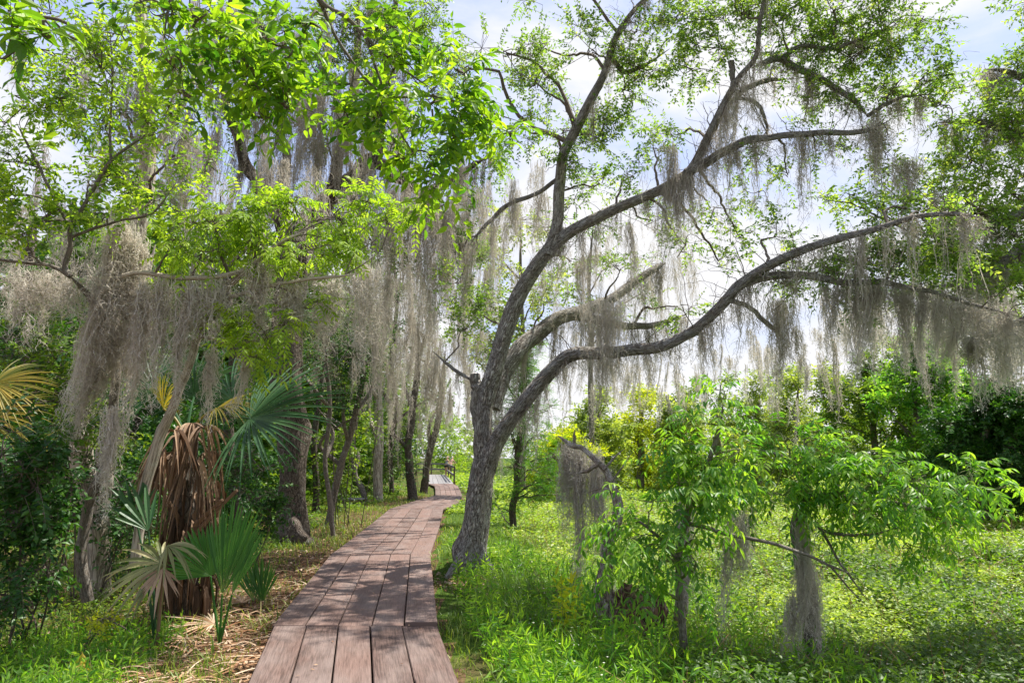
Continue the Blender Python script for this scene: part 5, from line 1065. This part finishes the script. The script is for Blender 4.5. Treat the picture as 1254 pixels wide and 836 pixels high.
K_ = dict(w=.006, tend=1, tint=(.0, .75), tl=.05)
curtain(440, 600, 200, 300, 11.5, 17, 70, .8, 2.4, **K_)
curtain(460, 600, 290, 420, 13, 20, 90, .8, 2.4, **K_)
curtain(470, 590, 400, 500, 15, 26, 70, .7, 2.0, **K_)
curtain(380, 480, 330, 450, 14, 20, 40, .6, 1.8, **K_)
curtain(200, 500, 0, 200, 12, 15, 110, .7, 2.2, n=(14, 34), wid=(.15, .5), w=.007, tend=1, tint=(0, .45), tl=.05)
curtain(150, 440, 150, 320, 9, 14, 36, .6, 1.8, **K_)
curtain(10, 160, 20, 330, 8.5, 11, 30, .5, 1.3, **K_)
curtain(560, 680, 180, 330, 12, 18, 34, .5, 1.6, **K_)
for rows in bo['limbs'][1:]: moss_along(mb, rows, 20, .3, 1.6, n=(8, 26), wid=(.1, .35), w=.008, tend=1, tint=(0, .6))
tag(mb.build('thicket_moss', M['moss']), 'grey moss curtains filling the shaded thicket', None, None, 'stuff')
mb = MB()
curtain(150, 420, 325, 430, 6.3, 7.4, 14, .12, .6, n=(4, 12), wid=(.03, .15), tint=(.4, 1), w=.005, tend=2, tl=.04)
curtain(0, 160, 320, 400, 6.1, 6.8, 14, .15, .5, n=(5, 14), wid=(.05, .2), tint=(.4, 1), w=.005, tend=2, tl=.04)
curtain(690, 1010, 400, 490, 28, 48, 80, .8, 3.0, n=(6, 14), wid=(.3, 1.0), tint=(.3, 1), w=.02, tend=1, tl=.1)
curtain(1000, 1254, 340, 420, 12, 24, 80, .5, 2.0, n=(8, 20), wid=(.1, .5), tint=(.2, .9), w=.01, tend=1, tl=.08)
curtain(780, 1110, 150, 320, 9, 12, 80, .2, 1.0, n=(2, 8), wid=(.03, .12), tint=(.2, .9), w=.004, tend=1, tl=.03)
curtain(660, 860, 270, 400, 10.2, 13, 90, .2, 1.0, n=(2, 9), wid=(.02, .12), tint=(.1, .8), w=.004)
def path_px(rows): return crom(np.array([[*P(a, c, d), 0] for a, c, d in rows]), 6)
for rows, cnt, sp_, dr_ in (([(150, 345, 6.6), (230, 350, 6.5), (320, 335, 6.6), (420, 345, 6.8), (460, 350, 7)], 1500, .12, .3), ([(0, 335, 6.4), (60, 345, 6.4), (120, 350, 6.5), (170, 340, 6.6)], 1600, .12, .16), ([(300, 370, 6.8), (380, 380, 6.9), (450, 350, 7.2)], 800, .13, .16)):
    fuzz(mb, path_px(rows), cnt, sp_, dr_)
fuzz(mb, path_px([(690, 545, 8.9), (720, 560, 8.9), (748, 585, 8.8)]), 1500, .06, .35, r=.0013)
for rows, cnt in ((B2, 1500), (Bm, 1300), (A3, 800), (A5, 400), (Cm, 1000)): fuzz(mb, rows[len(rows) // 3:], cnt, .07, .18, (.04, .14), (.1, .8), .0018)
fuzz(mb, np.vstack([r for r in ro['limbs'][1:]]), 1600, .14, .25, (.05, .16), (.1, .9), .002)
tag(mb.build('loose_moss', M['moss']), 'loose pale moss wisps among the outer branches', None, None, 'stuff')
# small bare twigs carrying the wisps in the oak's open fork
mb = MB()
allr = np.vstack([r[::2] for r in (A1, A2, A3, A4, A5, A6, A7, Bm, B2, Cm, C2)])
n = 420; i = rng.integers(0, len(allr), n); st = allr[i, :3]; di = norm(rng.normal(size=(n, 3)) + UP * .35); Ln = U(.15, .8, n)
s = np.linspace(0, 1, 7)[None, :, None]; bend = rng.normal(size=(n, 1, 3)) * .16
pa = st[:, None] + di[:, None] * Ln[:, None, None] * s + bend * (s ** 2) * Ln[:, None, None] + rng.normal(size=(n, 7, 3)) * .012
hairs(mb, pa, np.interp(np.linspace(0, 1, 7), [0, 1], [.006, .0018])[None] * U(.6, 1.6, (n, 1)))
e = pa[:, 4]; d2 = norm(di + rng.normal(size=(n, 3)) * .8); pa2 = e[:, None] + d2[:, None] * (Ln * .5)[:, None, None] * s + rng.normal(size=(n, 7, 3)) * .008
hairs(mb, pa2, np.full((n, 7), .002))
mb.build('bare_twigs', M['twig'], oak['root'])

# ------------------------------------------------------------------ ground plants
def polar(n, r0, r1, pw, a0=-43, a1=43):
    u = U(0, 1, n); r = (r0 ** (1 + pw) + u * (r1 ** (1 + pw) - r0 ** (1 + pw))) ** (1 / (1 + pw)); a = np.radians(U(a0, a1, n))
    return r * np.sin(a), r * np.cos(a), r
def vnoise(x, y, f=1.0):
    return .5 + .25 * (np.sin(x * f * 1.7 + 1.3 * np.sin(y * f * 1.1)) + np.sin(y * f * 1.9 + 1.7 * np.sin(x * f * .8 + 2)))
def blades(mb, x, y, h, w, bend=.5, tint=(0, 1), tv=None):
    n = len(x); z = ground_z(x, y); a = U(0, 6.28, n); d = np.stack([np.cos(a), np.sin(a), np.zeros(n)], 1)
    s = np.array([0, .4, .75, 1.]); b_ = bend * U(.2, 1.3, n)
    pts = np.stack([x, y, z - .01], 1)[:, None] + d[:, None] * (h * b_)[:, None, None] * (s ** 2)[None, :, None] + UP * (h[:, None] * (s[None] - .35 * b_[:, None] * s[None] ** 2))[..., None]
    sd_ = np.stack([-np.sin(a + U(-.7, .7, n)), np.cos(a), np.zeros(n)], 1)
    ww = w[:, None] * np.array([.7, 1, .7, .02])[None] * .5
    V = np.stack([pts - sd_[:, None] * ww[..., None], pts + sd_[:, None] * ww[..., None]], 2)
    b0 = np.arange(n)[:, None] * 8 + np.arange(3)[None] * 2
    mb.add(V, np.stack([b0, b0 + 1, b0 + 3, b0 + 2], -1).reshape(-1, 4), np.repeat(U(*tint, n) if tv is None else tv, 3))
def clear(x, y):  # away from trunks
    m_ = np.ones(len(x), bool)
    for t_, r_ in ((oak, .42), (bo, .5)):
        p = t_['root'].location; m_ &= np.hypot(x - p.x, y - p.y) > r_
    return m_
# right: grass verge
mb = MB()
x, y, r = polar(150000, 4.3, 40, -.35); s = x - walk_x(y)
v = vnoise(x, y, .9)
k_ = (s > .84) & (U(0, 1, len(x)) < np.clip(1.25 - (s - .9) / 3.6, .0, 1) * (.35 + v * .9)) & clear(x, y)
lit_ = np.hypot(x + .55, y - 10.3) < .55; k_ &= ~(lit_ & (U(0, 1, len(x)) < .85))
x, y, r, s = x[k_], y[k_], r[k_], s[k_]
blades(mb, x, y, U(.08, .30, len(x)) * (.6 + .7 * vnoise(x, y, 1.4)) * np.clip(.55 + (s - .8) * .5, .5, 1.1), U(.004, .009, len(x)) * np.sqrt(np.maximum(r, 5) / 6), .75, tv=U(0, 1, len(x)) * np.where(np.hypot(x - .6, y - 9.5) < 2.2, .45, 1))  # round patch of darker blades by the oak: its shade put into the tint
tx = np.concatenate([U(-.2, 1.6, 90), U(.6, 3.2, 70), U(-.4, 2.6, 60)]); ty = np.concatenate([U(7.2, 10.2, 90), U(5, 7.5, 70), U(11.5, 19, 60)])
k_ = (tx - walk_x(ty) > 1.2); tx, ty = tx[k_], ty[k_]; nb = 80
x = np.repeat(tx, nb) + rng.normal(size=len(tx) * nb) * .11; y = np.repeat(ty, nb) + rng.normal(size=len(tx) * nb) * .11
blades(mb, x, y, U(.2, .5, len(x)) * np.repeat(U(.7, 1.25, len(tx)), nb), U(.005, .010, len(x)), .85, tv=np.clip(np.repeat(U(.05, .45, len(tx)), nb) + U(-.1, .2, len(x)), 0, 1))
# left: sparse grass in the litter, denser at the very front and along the far bend
x, y, r = polar(90000, 4.3, 40, -.35, -43, 10); s = walk_x(y) - x
v = vnoise(x, y, 1.6)
dens = np.where(s < 1.5, .22 + .6 * (v > .62), .65) + .7 * ((y < 6.2) & (s > 1.0)) + .8 * ((y > 13) & (s < 2.6))
k_ = (s > .86) & (U(0, 1, len(x)) < dens) & clear(x, y)
x, y, r = x[k_], y[k_], r[k_]
blades(mb, x, y, U(.05, .24, len(x)), U(.004, .009, len(x)) * np.sqrt(np.maximum(r, 5) / 6), .8, tint=(.1, 1))
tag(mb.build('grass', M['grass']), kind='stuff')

# leafy ground cover of the meadow and banks
def cover(mb, n, r0, r1, pw, keep, lsize, up=.9, T=T_SMALL, aspect=.5, hmax=.25, a0=-43, a1=43, tint=(0, .92), nl=5):
    x, y, r = polar(n, r0, r1, pw, a0, a1); k_ = keep(x, y, x - walk_x(y)) & clear(x, y); x, y, r = x[k_], y[k_], r[k_]
    m_ = len(x); z = ground_z(x, y); hgt = hmax * U(.15, 1, m_) * (.5 + vnoise(x, y, .8)); sz = lsize * np.maximum(1, (r / 9) ** .75)
    tb = (U(*tint, m_) * .6 + .4 * vnoise(x, y, .45) * U(.6, 1.1, m_)) * np.clip(.35 + (r - 5) / 7, .4, 1)  # plants near the camera tinted darker: tree shade painted into the leaf colour
    for q in range(nl):
        a = U(0, 6.28, m_); d = np.stack([np.cos(a), np.sin(a), U(-.3, up, m_)], 1)
        h = hgt * U(.35, 1, m_); p = np.stack([x, y, z + h], 1) + rng.normal(size=(m_, 3)) * np.array([1, 1, .1]) * (sz * .5)[:, None]
        place(mb, T, p, d, norm(UP + rng.normal(size=(m_, 3)) * .35), sz * U(.6, 1.25, m_), aspect, np.clip(tb + U(-.15, .15, m_), 0, 1))
mb = MB()
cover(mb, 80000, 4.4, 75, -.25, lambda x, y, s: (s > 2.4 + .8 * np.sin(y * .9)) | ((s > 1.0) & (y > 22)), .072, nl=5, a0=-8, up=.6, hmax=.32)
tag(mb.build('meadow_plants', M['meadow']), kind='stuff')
mb = MB()
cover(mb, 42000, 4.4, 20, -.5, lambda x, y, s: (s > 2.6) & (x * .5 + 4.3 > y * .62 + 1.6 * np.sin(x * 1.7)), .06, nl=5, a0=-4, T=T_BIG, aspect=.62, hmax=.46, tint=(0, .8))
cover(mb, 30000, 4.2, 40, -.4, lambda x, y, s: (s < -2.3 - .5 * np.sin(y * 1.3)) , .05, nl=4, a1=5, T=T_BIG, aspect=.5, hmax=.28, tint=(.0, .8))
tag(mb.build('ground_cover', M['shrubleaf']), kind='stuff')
# long-leaved weeds: tall stems with narrow leaves close to the path on the right
mb = MB(); tw = MB()
def weeds(mb, tw, x, y, h, lsize, nleaf=14, aspect=.2, tint=(.2, 1)):
    n = len(x); z = ground_z(x, y); st = np.stack([x, y, z - .02], 1)
    sprays(mb, tw, st, UP + rng.normal(size=(n, 3)) * .18, h, nleaf, lsize, T=T_BIG, aspect=aspect, droop=.05, spread=1.0, ldroop=.05, tint=tint, twr=.003)
x, y, r = polar(9000, 4.4, 13, -.4, -10, 43); s = x - walk_x(y); k_ = (s > 1.15) & (s < 4.8) & (U(0, 1, len(x)) < .25 + .5 * (vnoise(x, y, 1.2) > .5)) & clear(x, y)
x, y, r = x[k_], y[k_], r[k_]
weeds(mb, tw, x, y, U(.2, .55, len(x)) * np.where(x - walk_x(y) > 2, 1.15, .75), .115, aspect=.19, tint=(.3, 1))
x, y, r = polar(2600, 4.4, 8, -.4, -43, -20); s = walk_x(y) - x; k_ = (s > 1.7); x, y = x[k_], y[k_]
weeds(mb, tw, x, y, U(.12, .3, len(x)), .07, 10, .3)
tag(mb.build('leafy_weeds', M['ashleaf']), kind='stuff'); tag(tw.build('weed_stems', M['greentwig']), kind='stuff')
# singled-out tall weed with yellow tip, pale broad-leaved herb, rusty weeds
for nm, px, py, h, ls, mt, lab, k2 in (('tall_weed', 690, 800, .75, .11, 'yellowleaf', 'tall weed with a yellow-green tip in the grass left of the broken trunk', 20), ('broadleaf_herb', 812, 850, .30, .17, 'brightleaf', 'broad pale-leaved herb at the bottom edge below the stump', 6), ('rusty_weed', 100, 842, .22, .06, 'palmyellow', 'rusty orange weed at the lower left corner', 16)):
    g = on_ground(px, py); mb = MB(); tw = MB(); q = 7; st = g + np.stack([rng.normal(size=q) * .06, rng.normal(size=q) * .06, np.full(q, -.02)], 1)
    sprays(mb, tw, st, UP + rng.normal(size=(q, 3)) * .15, h, k2, ls, T=T_BIG, aspect=.32, droop=.05, spread=1., tint=(.4, 1), twr=.004)
    t_ = thing(nm, g, lab, 'plant'); mb.build('foliage', M[mt], t_); tw.build('stem', M['greentwig'], t_)

# dead stems and pale flower heads scattered through the meadow
mb = MB(); x, y, r = polar(2600, 4.6, 30, -.3, 0, 43); s = x - walk_x(y); k_ = s > 2.2; x, y, r = x[k_], y[k_], r[k_]; n = len(x)
st = np.stack([x, y, ground_z(x, y)], 1); q = np.linspace(0, 1, 5)[None, :, None]; hh = U(.25, .6, (n, 1, 1)); le = rng.normal(size=(n, 1, 3)) * np.array([.35, .35, 0])
hairs(mb, st[:, None] + (UP + le * q) * hh * q, np.full((n, 5), .0022) * np.maximum(1, r / 9)[:, None]); tag(mb.build('dry_stems', M['litter']), kind='stuff')
mb = MB(); x, y, r = polar(3400, 4.6, 34, -.3, 0, 43); s = x - walk_x(y); k_ = s > 1.6; x, y, r = x[k_], y[k_], r[k_]; n = len(x)
c = np.stack([x, y, ground_z(x, y) + U(.2, .42, n)], 1); sz = .011 * np.maximum(1, (r / 8)) * U(.6, 1.3, n)
for q in range(5):
    a = q * 1.256; place(mb, T_SMALL, c, np.tile([math.cos(a), math.sin(a), .4], (n, 1)), np.tile(UP, (n, 1)), sz, .8, U(0, 1, n))
M['petal'] = leafmat('petal', [(.6, .6, .5), (.8, .8, .72)], trans=.2); tag(mb.build('meadow_flowers', M['petal']), kind='stuff')
# leaf litter
mb = MB()
def litter(x, y, sz, tint=(0, 1), h=.05):
    n = len(x); z = ground_z(x, y) + U(.003, h, n); a = U(0, 6.28, n)
    place(mb, T_BIG, np.stack([x, y, z], 1), np.stack([np.cos(a), np.sin(a), U(-.25, .35, n)], 1), norm(UP + rng.normal(size=(n, 3)) * .55), sz, U(.25, .6, n), U(*tint, n))
x, y, r = polar(60000, 4.3, 20, -.3, -43, 5); s = walk_x(y) - x
k_ = (s > .8) & (U(0, 1, len(x)) < np.where(s < 1.35, 1, np.clip(1 - (s - 1.35) / 1.2, .15, 1)) * np.clip(.35 + vnoise(x, y, 2.3), 0, 1)); x, y = x[k_], y[k_]
litter(x, y, U(.025, .075, len(x)))
n = 1400; a = U(0, 6.28, n); q = np.abs(rng.normal(size=n)) * .35 + .1
litter(-.55 + q * np.cos(a), 10.4 + q * np.sin(a) * 1.2, U(.03, .08, n), (.4, 1))
n = 90; yy = U(4.4, 20, n); xx = walk_x(yy) + U(-.7, .7, n); a = U(0, 6.28, n)
place(mb, T_BIG, np.stack([xx, yy, np.full(n, .012)], 1), np.stack([np.cos(a), np.sin(a), U(-.02, .1, n)], 1), norm(UP + rng.normal(size=(n, 3)) * .12), U(.015, .045, n), U(.2, .5, n), U(0, .8, n))
tag(mb.build('leaf_litter', M['litter']), kind='stuff')
# bark shreds and straw in the litter
mb = MB(); n = 1100
x, y, r = polar(n * 3, 4.3, 13, -.3, -43, 0); s = walk_x(y) - x; k_ = (s > .85) & (s < 2.8); x, y = x[k_][:n], y[k_][:n]; n = len(x)
a = rng.normal(size=n) * .7 + .5; Lq = U(.08, .4, n); ss = np.linspace(0, 1, 5)
pts = np.stack([x, y, ground_z(x, y) + U(.01, .07, n)], 1)[:, None] + np.stack([np.cos(a)[:, None] * Lq[:, None] * ss[None], np.sin(a)[:, None] * Lq[:, None] * ss[None], .03 * np.sin(ss * 3.1)[None] * U(-1, 1.5, (n, 1))], -1)
strip_blade(mb, None, pts, U(.003, .012, (n, 1)) * np.ones((1, 5)), np.tile(UP, (n, 1)), U(.3, 1, n))
tag(mb.build('straw_litter', M['litter']), kind='stuff')
print('TRIS', sum(len(o.data.polygons) for o in scene.objects if o.type == 'MESH'))
